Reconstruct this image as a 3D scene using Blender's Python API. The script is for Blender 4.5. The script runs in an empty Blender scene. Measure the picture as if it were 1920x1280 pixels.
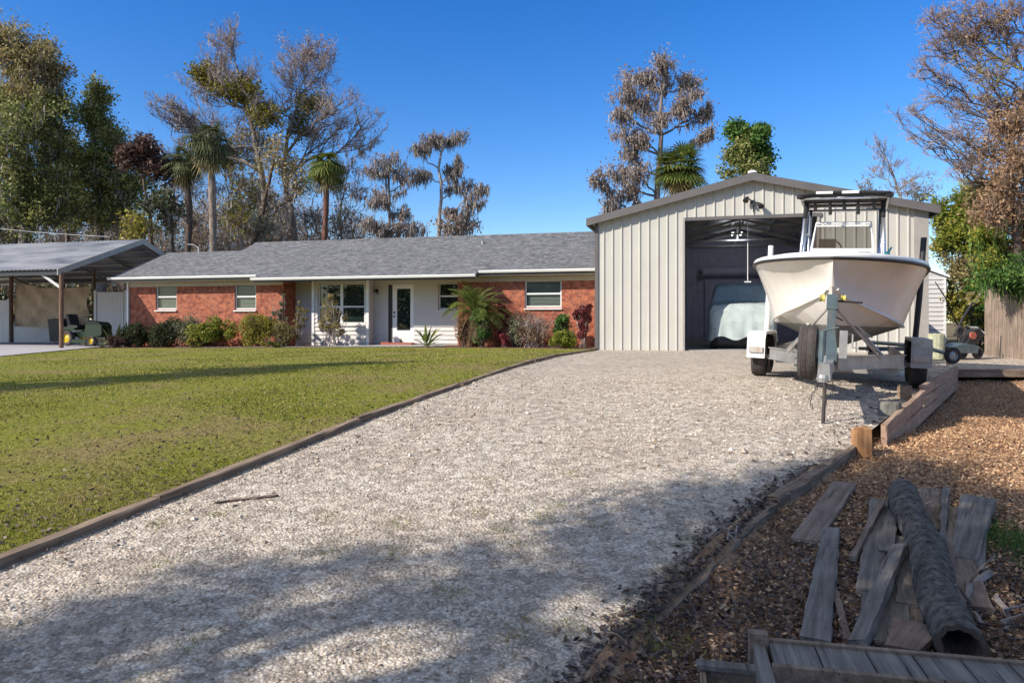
import bpy, math, random
import numpy as np
from mathutils import Vector, Matrix

rng = np.random.default_rng(7)
random.seed(7)
R = math.radians
scene = bpy.context.scene
COL = scene.collection

# ------------------------------------------------------------------ camera, world, sun, exposure
F = 1350.0          # focal length in pixels of a 1920 wide frame
CZ = 0.80           # camera height (shop floor = 0)
HOR = 603.0         # horizon row
cam = bpy.data.cameras.new('camera'); camo = bpy.data.objects.new('camera', cam); COL.objects.link(camo)
cam.sensor_width = 36; cam.lens = F/1920*36; cam.shift_y = -(640-HOR)/1920
cam.clip_start = 0.05; cam.clip_end = 3000
camo.location = (0, 0, CZ); camo.rotation_euler = (R(90), 0, 0)
scene.camera = camo
SUN_EL = 32.5
SH = Vector((-0.872, -0.489, 0))      # horizontal direction towards the sun
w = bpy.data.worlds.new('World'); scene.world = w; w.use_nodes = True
nt = w.node_tree; nt.nodes.clear()
sky = nt.nodes.new('ShaderNodeTexSky'); sky.sky_type = 'NISHITA'; sky.sun_disc = False
sky.sun_elevation = R(SUN_EL); sky.sun_rotation = math.atan2(SH.x, SH.y)
sky.air_density = 1.0; sky.dust_density = 0.35; sky.ozone_density = 3.2; sky.altitude = 0
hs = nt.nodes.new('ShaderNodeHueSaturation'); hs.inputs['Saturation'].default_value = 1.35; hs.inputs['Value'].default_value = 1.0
bg = nt.nodes.new('ShaderNodeBackground'); bg.inputs['Strength'].default_value = 0.15
wo = nt.nodes.new('ShaderNodeOutputWorld')
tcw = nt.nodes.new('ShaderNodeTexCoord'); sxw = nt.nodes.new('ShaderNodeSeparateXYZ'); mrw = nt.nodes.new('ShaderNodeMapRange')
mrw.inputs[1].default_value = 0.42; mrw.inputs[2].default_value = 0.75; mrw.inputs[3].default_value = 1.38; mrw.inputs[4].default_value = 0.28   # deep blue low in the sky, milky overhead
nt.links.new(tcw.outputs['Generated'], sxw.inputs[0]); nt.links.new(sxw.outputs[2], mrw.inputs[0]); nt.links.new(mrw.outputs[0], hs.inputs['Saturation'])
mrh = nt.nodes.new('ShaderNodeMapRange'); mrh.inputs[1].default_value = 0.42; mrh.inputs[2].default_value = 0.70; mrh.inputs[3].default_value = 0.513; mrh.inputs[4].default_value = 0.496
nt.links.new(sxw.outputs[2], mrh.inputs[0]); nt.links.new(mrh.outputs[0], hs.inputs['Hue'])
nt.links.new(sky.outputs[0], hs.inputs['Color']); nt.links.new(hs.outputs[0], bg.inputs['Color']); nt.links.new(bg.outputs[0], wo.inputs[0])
sl = bpy.data.lights.new('sun', 'SUN'); sl.energy = 5.0; sl.angle = R(0.5); sl.color = (1.0, 0.915, 0.80)
so = bpy.data.objects.new('sun', sl); COL.objects.link(so)
sd = (SH.normalized()*math.cos(R(SUN_EL)) + Vector((0, 0, math.sin(R(SUN_EL)))))
so.rotation_euler = (-sd).to_track_quat('-Z', 'Y').to_euler(); so.location = (-20, -20, 30)
scene.view_settings.view_transform = 'Standard'; scene.view_settings.look = 'None'
scene.view_settings.exposure = 0.35; scene.view_settings.gamma = 1.0
scene.render.engine = 'CYCLES'
scene.cycles.max_bounces = 8; scene.cycles.transparent_max_bounces = 12
scene.cycles.use_denoising = True

# ------------------------------------------------------------------ materials
MATS = {}
def srgb(h):
    if isinstance(h, str):
        h = h.lstrip('#'); c = [int(h[i:i+2], 16)/255 for i in (0, 2, 4)]
        return tuple(((x+0.055)/1.055)**2.4 if x > 0.04045 else x/12.92 for x in c)
    return h
class NT:
    def __init__(s, name):
        m = bpy.data.materials.new(name); m.use_nodes = True; s.m = m; s.t = m.node_tree; s.t.nodes.clear()
        s.out = s.n('ShaderNodeOutputMaterial'); s.b = s.n('ShaderNodeBsdfPrincipled'); s.l(s.b.outputs[0], s.out.inputs[0])
        MATS[name] = m
    def n(s, ty, **kw):
        nd = s.t.nodes.new(ty)
        for k, v in kw.items():
            if hasattr(nd, k): setattr(nd, k, v)
            else: nd.inputs[k.replace('_', ' ')].default_value = v
        return nd
    def l(s, a, b): s.t.links.new(a, b)
    def coord(s, scale=(1, 1, 1), kind='Object'):
        tc = s.n('ShaderNodeTexCoord'); mp = s.n('ShaderNodeMapping'); mp.inputs['Scale'].default_value = scale
        s.l(tc.outputs[kind], mp.inputs[0]); return mp.outputs[0]
    def noise(s, vec, scale, detail=4, rough=0.6, dist=0):
        nd = s.n('ShaderNodeTexNoise'); nd.inputs['Scale'].default_value = scale; nd.inputs['Detail'].default_value = detail
        nd.inputs['Roughness'].default_value = rough; nd.inputs['Distortion'].default_value = dist
        s.l(vec, nd.inputs['Vector']); return nd.outputs['Fac']
    def ramp(s, fac, stops, interp='LINEAR'):
        r = s.n('ShaderNodeValToRGB'); r.color_ramp.interpolation = interp
        e = r.color_ramp.elements
        while len(e) < len(stops): e.new(0.5)
        for i, (p, c) in enumerate(stops):
            e[i].position = p; e[i].color = (*srgb(c), 1)
        s.l(fac, r.inputs[0]); return r.outputs[0]
    def mix(s, f, a, b, mode='MIX'):
        m = s.n('ShaderNodeMix'); m.data_type = 'RGBA'; m.blend_type = mode
        for idx, v in ((0, f), (6, a), (7, b)):
            if hasattr(v, 'is_linked'): s.l(v, m.inputs[idx])
            elif idx == 0: m.inputs[0].default_value = v
            else: m.inputs[idx].default_value = (*srgb(v), 1)
        return m.outputs[2]
    def math(s, op, a, b=0.5):
        m = s.n('ShaderNodeMath'); m.operation = op
        for i, v in ((0, a), (1, b)):
            if hasattr(v, 'is_linked'): s.l(v, m.inputs[i])
            else: m.inputs[i].default_value = v
        return m.outputs[0]
    def bump(s, h, strength=0.3, dist=0.01):
        b = s.n('ShaderNodeBump'); b.inputs['Strength'].default_value = strength; b.inputs['Distance'].default_value = dist
        s.l(h, b.inputs['Height']); s.l(b.outputs[0], s.b.inputs['Normal']); return b
    def col(s, c): 
        if hasattr(c, 'is_linked'): s.l(c, s.b.inputs['Base Color'])
        else: s.b.inputs['Base Color'].default_value = (*srgb(c), 1)
    def set(s, rough=0.6, metal=0, spec=0.5):
        s.b.inputs['Roughness'].default_value = rough; s.b.inputs['Metallic'].default_value = metal
        s.b.inputs['Specular IOR Level'].default_value = spec

def plain(name, c, rough=0.6, metal=0, var=0.18, scale=3.0, bump=0.0, dirt=None):
    """paint or metal with uneven tone and a little dirt"""
    t = NT(name); v = t.coord()
    f = t.noise(v, scale, 6, 0.65)
    c = srgb(c)
    lo = tuple(x*(1-var) for x in c); hi = tuple(min(1, x*(1+var*0.6)) for x in c)
    cc = t.ramp(f, [(0.3, lo), (0.7, hi)])
    if dirt:
        f2 = t.noise(t.coord((1, 1, 0.25)), scale*2.3, 5, 0.7)
        cc = t.mix(t.ramp(f2, [(0.52, (0, 0, 0)), (0.72, (0.7, 0.7, 0.7))]), cc, dirt)
    t.col(cc); t.set(rough, metal)
    if bump: t.bump(t.noise(v, scale*12, 4), bump, 0.01)
    return t.m

def leafmat(name, cols, trans=0.35, rough=0.55, clump=0.25):
    t = NT(name)
    g = t.n('ShaderNodeNewGeometry')
    n = len(cols)
    rr = t.ramp(g.outputs['Random Per Island'], [(i/(n-1) if n > 1 else 0, c) for i, c in enumerate(cols)])
    f = t.noise(t.coord((1, 1, 1)), 1.1, 3, 0.5)
    mul = t.ramp(f, [(0.35, (1-clump,)*3), (0.65, (1+clump*0.0,)*3)])
    cc = t.mix(1.0, rr, mul, 'MULTIPLY')
    t.col(cc); t.set(rough, 0, 0.3)
    tr = t.n('ShaderNodeBsdfTranslucent'); t.l(cc, tr.inputs[0])
    ms = t.n('ShaderNodeMixShader'); ms.inputs[0].default_value = trans
    t.l(t.b.outputs[0], ms.inputs[1]); t.l(tr.outputs[0], ms.inputs[2]); t.l(ms.outputs[0], t.out.inputs[0])
    return t.m

def wood(name, dark, mid, light, rough=0.85, grain=28, along=1):
    t = NT(name); sc = [1, 1, 1]; sc[along] = 0.06
    v = t.coord(tuple(sc)); f = t.noise(v, grain, 8, 0.65, 0.4); f2 = t.noise(t.coord(), 3.0, 4)
    v3 = t.coord(tuple([2.2 if i != along else 0.05 for i in range(3)])); f3 = t.noise(v3, grain*1.5, 5, 0.5)
    c = t.ramp(f, [(0.25, dark), (0.5, mid), (0.75, light)])
    c = t.mix(t.ramp(f2, [(0.4, (0, 0, 0)), (0.7, (0.55, 0.55, 0.55))]), c, dark)
    c = t.mix(t.ramp(f3, [(0.30, (0.85, 0.85, 0.85)), (0.38, (0, 0, 0))]), c, tuple(x*0.35 for x in srgb(dark)))
    t.col(c); t.set(rough, 0, 0.2); t.bump(f, 0.5, 0.004); return t.m

def bark(name, dark, light, scale=6):
    t = NT(name); v = t.coord((1, 1, 0.25)); f = t.noise(v, scale, 8, 0.7, 0.3)
    t.col(t.ramp(f, [(0.35, dark), (0.68, light)])); t.set(0.9, 0, 0.15); t.bump(f, 0.8, 0.03); return t.m

M = {}
M['white'] = plain('white_paint', (0.72, 0.72, 0.70), 0.5, 0, 0.08)
M['gutter'] = plain('gutter_white', (0.80, 0.80, 0.78), 0.4, 0, 0.05)
M['soffit'] = plain('soffit_beige', (0.50, 0.44, 0.36), 0.7, 0, 0.08)
M['siding'] = plain('siding_white', (0.55, 0.525, 0.50), 0.55, 0, 0.05)
M['shop'] = plain('shop_panel', (0.485, 0.47, 0.42), 0.5, 0, 0.05, 1.3, dirt=(0.42, 0.39, 0.35))
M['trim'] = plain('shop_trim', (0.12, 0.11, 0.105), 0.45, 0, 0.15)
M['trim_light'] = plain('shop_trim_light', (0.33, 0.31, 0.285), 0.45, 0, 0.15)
M['galv'] = plain('galvanised', (0.42, 0.42, 0.41), 0.42, 0.6, 0.25, 5, dirt=(0.30, 0.24, 0.18))
M['galv_rust'] = plain('galvanised_rusty', (0.50, 0.46, 0.42), 0.5, 0.35, 0.25, 5, dirt=(0.36, 0.22, 0.15))
M['steel_dark'] = plain('dark_steel', (0.035, 0.035, 0.04), 0.5, 0.3, 0.3)
M['inner'] = plain('shop_inside', (0.58, 0.58, 0.72), 0.6, 0, 0.2)
M['bluegrey'] = plain('blue_grey_paint', (0.085, 0.125, 0.14), 0.45, 0.2, 0.3, 7, dirt=(0.2, 0.15, 0.1))
M['rubber'] = plain('rubber', (0.055, 0.047, 0.045), 0.9, 0, 0.3, 6, dirt=(0.11, 0.09, 0.075))
M['black'] = plain('black_plastic', (0.02, 0.02, 0.022), 0.5, 0, 0.2)
M['canvas'] = plain('black_canvas', (0.022, 0.022, 0.025), 0.9, 0, 0.3, 4, 0.3)
M['gel'] = plain('gelcoat_cream', (0.78, 0.74, 0.67), 0.22, 0, 0.04, 1.2, dirt=(0.70, 0.63, 0.53))
M['gelw'] = plain('gelcoat_white', (0.78, 0.78, 0.77), 0.25, 0, 0.05)
M['hullbot'] = plain('hull_bottom_paint', (0.24, 0.24, 0.225), 0.6, 0, 0.25, 4, dirt=(0.14, 0.13, 0.11))
M['alu'] = plain('aluminium', (0.62, 0.62, 0.63), 0.25, 0.85, 0.1)
M['yellow'] = plain('yellow_plastic', (0.50, 0.44, 0.10), 0.45, 0, 0.1)
M['cover'] = plain('car_cover_cloth', (0.40, 0.46, 0.44), 0.85, 0, 0.12, 3, 0.3, dirt=(0.28, 0.33, 0.31))
M['redclay'] = plain('red_clay', (0.40, 0.11, 0.07), 0.8, 0, 0.3, 8)
M['concrete'] = plain('concrete', (0.36, 0.35, 0.33), 0.85, 0, 0.2, 2.5, 0.3, dirt=(0.22, 0.2, 0.18))
M['blockgrey'] = plain('mossy_block', (0.17, 0.165, 0.15), 0.9, 0, 0.35, 8, 0.3, dirt=(0.08, 0.075, 0.06))
tl_ = NT('lit_tube'); tl_.col((0.9, 0.9, 0.9)); tl_.b.inputs['Emission Color'].default_value = (0.9, 0.95, 1, 1); tl_.b.inputs['Emission Strength'].default_value = 3.0; M['lit_tube'] = tl_.m
M['slab'] = plain('slab_pale', (0.42, 0.40, 0.42), 0.85, 0, 0.15, 1.2, 0.2, dirt=(0.28, 0.25, 0.24))
M['tarp'] = plain('shade_cloth', (0.60, 0.47, 0.33), 0.9, 0, 0.15, 2.2, 0.2, dirt=(0.30, 0.23, 0.16))
M['green'] = plain('tractor_green', (0.003, 0.02, 0.006), 0.35, 0, 0.2)
M['tyellow'] = plain('tractor_yellow', (0.55, 0.40, 0.02), 0.4, 0, 0.1)
M['door'] = plain('door_white', (0.74, 0.74, 0.73), 0.4, 0, 0.04)
M['vinyl'] = plain('vinyl_white', (0.62, 0.63, 0.66), 0.45, 0, 0.06)
M['teal'] = plain('teal_cloth', (0.03, 0.22, 0.28), 0.8, 0, 0.3)
M['blind'] = plain('blind_slats', (0.55, 0.56, 0.52), 0.6, 0, 0.05)
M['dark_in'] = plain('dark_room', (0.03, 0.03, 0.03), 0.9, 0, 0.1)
M['postwood'] = wood('post_wood', (0.09, 0.055, 0.04), (0.2, 0.12, 0.08), (0.33, 0.22, 0.15), along=2)
M['timber'] = wood('edging_timber', (0.10, 0.07, 0.052), (0.27, 0.20, 0.145), (0.42, 0.33, 0.25))
M['timber_pale'] = wood('retaining_timber', (0.22, 0.14, 0.10), (0.42, 0.29, 0.21), (0.56, 0.41, 0.31))
M['plank'] = wood('weathered_plank', (0.07, 0.063, 0.057), (0.22, 0.20, 0.18), (0.38, 0.345, 0.31))
M['plank_brown'] = wood('weathered_plank_brown', (0.10, 0.075, 0.06), (0.28, 0.21, 0.17), (0.42, 0.34, 0.28))
M['fencewood'] = wood('fence_wood', (0.11, 0.085, 0.065), (0.27, 0.21, 0.165), (0.42, 0.34, 0.27), along=2)
M['stumpwood'] = wood('stump_wood', (0.20, 0.09, 0.04), (0.42, 0.22, 0.10), (0.58, 0.36, 0.19), along=2)
M['bark_grey'] = bark('bark_grey', (0.09, 0.075, 0.07), (0.27, 0.235, 0.22))
M['bark_pale'] = bark('bark_pale', (0.20, 0.17, 0.155), (0.46, 0.41, 0.385))
M['bark_brown'] = bark('bark_brown', (0.055, 0.04, 0.032), (0.17, 0.125, 0.10))
M['bark_palm'] = bark('bark_palm', (0.10, 0.08, 0.065), (0.36, 0.29, 0.24), 9)
M['bark_red'] = bark('bark_red', (0.06, 0.03, 0.025), (0.26, 0.13, 0.09), 9)
M['bark_log'] = bark('log_bark', (0.03, 0.026, 0.024), (0.23, 0.21, 0.19), 24)
M['twig_purple'] = bark('twig_purple', (0.23, 0.185, 0.17), (0.46, 0.385, 0.35), 3)
M['twig_red'] = bark('twig_red', (0.22, 0.15, 0.12), (0.47, 0.36, 0.29), 3)
M['moss'] = leafmat('spanish_moss', [(0.19, 0.165, 0.15), (0.34, 0.30, 0.275), (0.47, 0.42, 0.385)], 0.25)
M['moss_brown'] = leafmat('rusty_needles', [(0.20, 0.125, 0.09), (0.36, 0.26, 0.20), (0.46, 0.37, 0.29)], 0.3)
M['lf_oak'] = leafmat('leaf_oak', [(0.06, 0.09, 0.025), (0.17, 0.21, 0.055), (0.34, 0.36, 0.11), (0.52, 0.49, 0.20)], 0.42)
M['lf_oak_brown'] = leafmat('leaf_oak_brown', [(0.12, 0.11, 0.04), (0.28, 0.24, 0.095), (0.44, 0.35, 0.16), (0.52, 0.44, 0.20)], 0.42)
M['lf_green'] = leafmat('leaf_green', [(0.035, 0.085, 0.02), (0.08, 0.18, 0.035), (0.18, 0.29, 0.06)], 0.3)
M['lf_dark'] = leafmat('leaf_dark', [(0.02, 0.035, 0.015), (0.055, 0.08, 0.03), (0.12, 0.14, 0.055)], 0.25)
M['lf_lime'] = leafmat('leaf_lime', [(0.07, 0.12, 0.018), (0.20, 0.26, 0.035), (0.36, 0.38, 0.06), (0.46, 0.40, 0.08)], 0.4)
M['lf_yellow'] = leafmat('leaf_yellow', [(0.15, 0.16, 0.03), (0.33, 0.30, 0.05), (0.50, 0.42, 0.09)], 0.4)
M['lf_olive'] = leafmat('leaf_olive', [(0.12, 0.12, 0.02), (0.24, 0.22, 0.035), (0.36, 0.30, 0.05)], 0.4)
M['lf_maroon'] = leafmat('leaf_maroon', [(0.06, 0.015, 0.02), (0.20, 0.04, 0.05), (0.36, 0.09, 0.09)], 0.3)
M['lf_pink'] = leafmat('leaf_pink', [(0.25, 0.03, 0.05), (0.4, 0.08, 0.1)], 0.3)
M['lf_brown'] = leafmat('leaf_brown', [(0.17, 0.09, 0.045), (0.36, 0.22, 0.12), (0.50, 0.35, 0.22)], 0.3)
M['lf_plum'] = leafmat('leaf_plum', [(0.05, 0.03, 0.03), (0.13, 0.07, 0.06), (0.22, 0.13, 0.09)], 0.3)
M['lf_palm'] = leafmat('leaf_palm', [(0.05, 0.09, 0.02), (0.14, 0.19, 0.04), (0.30, 0.31, 0.08)], 0.3)
M['lf_palm_dull'] = leafmat('leaf_palm_dull', [(0.04, 0.055, 0.025), (0.10, 0.12, 0.055), (0.20, 0.21, 0.10)], 0.25)
M['lf_palm_dry'] = leafmat('leaf_palm_dry', [(0.16, 0.10, 0.05), (0.30, 0.21, 0.11)], 0.3)
M['lf_grey'] = leafmat('leaf_grey', [(0.13, 0.14, 0.09), (0.26, 0.27, 0.16), (0.40, 0.38, 0.24)], 0.3)
M['grass'] = leafmat('grass_blades', [(0.11, 0.145, 0.014), (0.235, 0.275, 0.03), (0.37, 0.37, 0.06), (0.53, 0.44, 0.17)], 0.35, clump=0.3)
M['litter'] = leafmat('leaf_litter', [(0.30, 0.15, 0.08), (0.66, 0.40, 0.21), (0.80, 0.58, 0.36), (0.56, 0.33, 0.19), (0.22, 0.12, 0.08)], 0.15)
M['litter_dark'] = leafmat('leaf_litter_dark', [(0.03, 0.025, 0.022), (0.10, 0.075, 0.06), (0.20, 0.13, 0.10), (0.26, 0.20, 0.17)], 0.1)

def glassmat(name, tint, rough=0.03, trans=0.55):
    t = NT(name)
    t.col(tint); t.set(rough, 0, 0.9)
    tr = t.n('ShaderNodeBsdfTransparent'); tr.inputs[0].default_value = (0.75, 0.8, 0.78, 1)
    ms = t.n('ShaderNodeMixShader'); ms.inputs[0].default_value = trans
    t.l(t.b.outputs[0], ms.inputs[1]); t.l(tr.outputs[0], ms.inputs[2]); t.l(ms.outputs[0], t.out.inputs[0]); return t.m
M['glass'] = glassmat('window_glass', (0.02, 0.035, 0.032), 0.02, 0.35)
M['glass_blind'] = glassmat('window_glass_clear', (0.04, 0.06, 0.055), 0.04, 0.62)
M['glass_tint'] = glassmat('tinted_windscreen', (0.06, 0.04, 0.02), 0.05, 0.38)

def m_brick():
    t = NT('red_brick'); tc = t.n('ShaderNodeTexCoord'); sp = t.n('ShaderNodeSeparateXYZ'); t.l(tc.outputs['Object'], sp.inputs[0])
    cb = t.n('ShaderNodeCombineXYZ'); t.l(t.math('ADD', sp.outputs[0], sp.outputs[1]), cb.inputs[0]); t.l(sp.outputs[2], cb.inputs[1])
    b = t.n('ShaderNodeTexBrick'); t.l(cb.outputs[0], b.inputs['Vector'])
    b.inputs['Scale'].default_value = 1; b.inputs['Brick Width'].default_value = 0.215; b.inputs['Row Height'].default_value = 0.072
    b.inputs['Mortar Size'].default_value = 0.007; b.inputs['Mortar Smooth'].default_value = 0.2; b.inputs['Bias'].default_value = 0
    b.inputs['Color1'].default_value = (*srgb((0.40, 0.095, 0.038)), 1); b.inputs['Color2'].default_value = (0.50, 0.15, 0.065, 1)
    b.inputs['Mortar'].default_value = (0.42, 0.27, 0.21, 1)
    f = t.noise(cb.outputs[0], 5.5, 6, 0.75); f2 = t.noise(cb.outputs[0], 1.2, 3, 0.6)
    c = t.mix(t.ramp(f, [(0.40, (0, 0, 0)), (0.60, (0.9, 0.9, 0.9))]), b.outputs['Color'], (0.15, 0.05, 0.04))
    c = t.mix(t.ramp(f2, [(0.5, (0, 0, 0)), (0.75, (0.35, 0.35, 0.35))]), c, (0.45, 0.20, 0.13))
    t.col(c); t.set(0.85, 0, 0.2); t.bump(b.outputs['Fac'], -0.5, 0.006); return t.m
M['brick'] = m_brick()

def m_shingle():
    t = NT('asphalt_shingles'); v = t.coord()
    tc = t.n('ShaderNodeTexCoord'); b = t.n('ShaderNodeTexBrick'); t.l(tc.outputs['Object'], b.inputs['Vector'])
    b.inputs['Scale'].default_value = 1; b.inputs['Brick Width'].default_value = 0.30; b.inputs['Row Height'].default_value = 0.145
    b.inputs['Mortar Size'].default_value = 0.010; b.offset = 0.37
    b.inputs['Color1'].default_value = (0.095, 0.098, 0.108, 1); b.inputs['Color2'].default_value = (0.255, 0.255, 0.268, 1); b.inputs['Mortar'].default_value = (0.045, 0.045, 0.05, 1)
    f = t.noise(t.coord((1, 2.2, 1)), 5.0, 5, 0.8); f2 = t.noise(v, 60, 2)
    c = t.mix(0.55, b.outputs['Color'], t.ramp(f, [(0.36, (0.055, 0.058, 0.066)), (0.5, (0.16, 0.165, 0.18)), (0.64, (0.36, 0.36, 0.38))]))
    c = t.mix(0.25, c, t.ramp(f2, [(0.3, (0.05, 0.05, 0.05)), (0.7, (0.4, 0.4, 0.4))]), 'OVERLAY')
    t.col(c); t.set(0.9, 0, 0.2); t.bump(b.outputs['Color'], 0.4, 0.01); return t.m
M['shingle'] = m_shingle()

def m_metalroof():
    t = NT('corrugated_roof'); sp = t.n('ShaderNodeSeparateXYZ'); t.l(t.coord(), sp.inputs[0])
    f = t.noise(t.coord((0.35, 1.0, 1)), 1.1, 5, 0.6)
    c = t.ramp(f, [(0.35, (0.15, 0.165, 0.20)), (0.5, (0.34, 0.35, 0.38)), (0.66, (0.50, 0.50, 0.52))])
    t.col(c); t.set(0.45, 0.4); return t.m
M['metalroof'] = m_metalroof()

def m_gravel():
    t = NT('gravel'); v = t.coord()
    def vor(scale, out):
        n = t.n('ShaderNodeTexVoronoi'); n.inputs['Scale'].default_value = scale; t.l(v, n.inputs['Vector']); return n
    v1 = vor(56, 0); v2 = vor(125, 0)
    s1 = t.n('ShaderNodeSeparateXYZ'); t.l(v1.outputs['Color'], s1.inputs[0])
    s2 = t.n('ShaderNodeSeparateXYZ'); t.l(v2.outputs['Color'], s2.inputs[0])
    stops = [(0.0, (0.22, 0.165, 0.125)), (0.18, (0.36, 0.30, 0.235)), (0.5, (0.50, 0.435, 0.36)), (0.8, (0.61, 0.55, 0.47)), (1, (0.80, 0.74, 0.66))]
    ca = t.ramp(s1.outputs[0], stops); cb = t.ramp(s2.outputs[0], stops)
    c = t.mix(0.5, ca, cb)
    d = t.ramp(v1.outputs['Distance'], [(0.40, (0, 0, 0)), (0.80, (0.5, 0.5, 0.5))])
    c = t.mix(d, c, (0.18, 0.14, 0.11))
    f = t.noise(v, 0.9, 6, 0.62)
    c = t.mix(t.ramp(f, [(0.44, (0, 0, 0)), (0.70, (0.5, 0.5, 0.5))]), c, (0.33, 0.265, 0.205))
    f3 = t.noise(v, 2.6, 5, 0.7)
    c = t.mix(t.ramp(f3, [(0.60, (0, 0, 0)), (0.72, (0.45, 0.45, 0.45))]), c, (0.60, 0.57, 0.52))
    v4 = vor(17, 0); s4 = t.n('ShaderNodeSeparateXYZ'); t.l(v4.outputs['Color'], s4.inputs[0])
    c = t.mix(0.55, c, t.ramp(s4.outputs[0], [(0, (0.22, 0.22, 0.22)), (0.5, (0.5, 0.5, 0.5)), (1, (0.82, 0.82, 0.82))]), 'OVERLAY')
    t.col(c); t.set(0.9, 0, 0.25)
    h = t.math('SUBTRACT', 1.0, v1.outputs['Distance']); t.bump(h, 0.6, 0.014); return t.m
M['gravel'] = m_gravel()
def m_stone():
    t = NT('loose_stones'); g = t.n('ShaderNodeNewGeometry')
    t.col(t.ramp(g.outputs['Random Per Island'], [(0.0, (0.24, 0.18, 0.135)), (0.25, (0.38, 0.315, 0.25)), (0.6, (0.51, 0.445, 0.37)), (0.9, (0.62, 0.555, 0.475)), (1, (0.78, 0.72, 0.64))]))
    t.set(0.85, 0, 0.3); return t.m
M['stone'] = m_stone()
def m_lawn():
    t = NT('lawn_soil_grass'); v = t.coord()
    f = t.noise(v, 0.55, 5, 0.65); f2 = t.noise(v, 22, 5, 0.75); f3 = t.noise(v, 4.0, 4, 0.7)
    c = t.ramp(f2, [(0.30, (0.09, 0.105, 0.014)), (0.5, (0.22, 0.23, 0.034)), (0.72, (0.38, 0.36, 0.08))])
    dry = t.ramp(f2, [(0.30, (0.16, 0.11, 0.055)), (0.55, (0.31, 0.235, 0.11)), (0.75, (0.45, 0.36, 0.19))])
    c = t.mix(t.ramp(f, [(0.46, (0, 0, 0)), (0.62, (0.8, 0.8, 0.8))]), c, dry)
    c = t.mix(t.ramp(f3, [(0.52, (0, 0, 0)), (0.7, (0.5, 0.5, 0.5))]), c, dry)
    t.col(c); t.set(0.95, 0, 0.1); t.bump(f2, 0.9, 0.05); return t.m
M['lawn'] = m_lawn()
def m_mulch(name, a, b, c3):
    t = NT(name); v = t.coord(); f = t.noise(v, 30, 6, 0.8); f2 = t.noise(v, 1.6, 5, 0.65)
    n = t.n('ShaderNodeTexVoronoi'); n.inputs['Scale'].default_value = 34; t.l(t.coord((1, 0.45, 1)), n.inputs['Vector'])
    s = t.n('ShaderNodeSeparateXYZ'); t.l(n.outputs['Color'], s.inputs[0])
    c = t.ramp(s.outputs[0], [(0, a), (0.5, b), (1, c3)])
    c = t.mix(t.ramp(f2, [(0.46, (0, 0, 0)), (0.70, (0.5, 0.5, 0.5))]), c, a)
    c = t.mix(0.3, c, t.ramp(f, [(0.3, (0.03, 0.02, 0.015)), (0.7, (0.5, 0.35, 0.25))]))
    t.col(c); t.set(0.95, 0, 0.1); t.bump(f, 1.0, 0.03); return t.m
M['mulch'] = m_mulch('mulch_litter', (0.22, 0.12, 0.07), (0.56, 0.34, 0.20), (0.74, 0.52, 0.33))
M['bed'] = m_mulch('bed_soil', (0.09, 0.045, 0.03), (0.20, 0.10, 0.065), (0.30, 0.18, 0.12))
M['earth'] = m_mulch('earth', (0.08, 0.07, 0.035), (0.15, 0.13, 0.06), (0.22, 0.18, 0.10))

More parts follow.
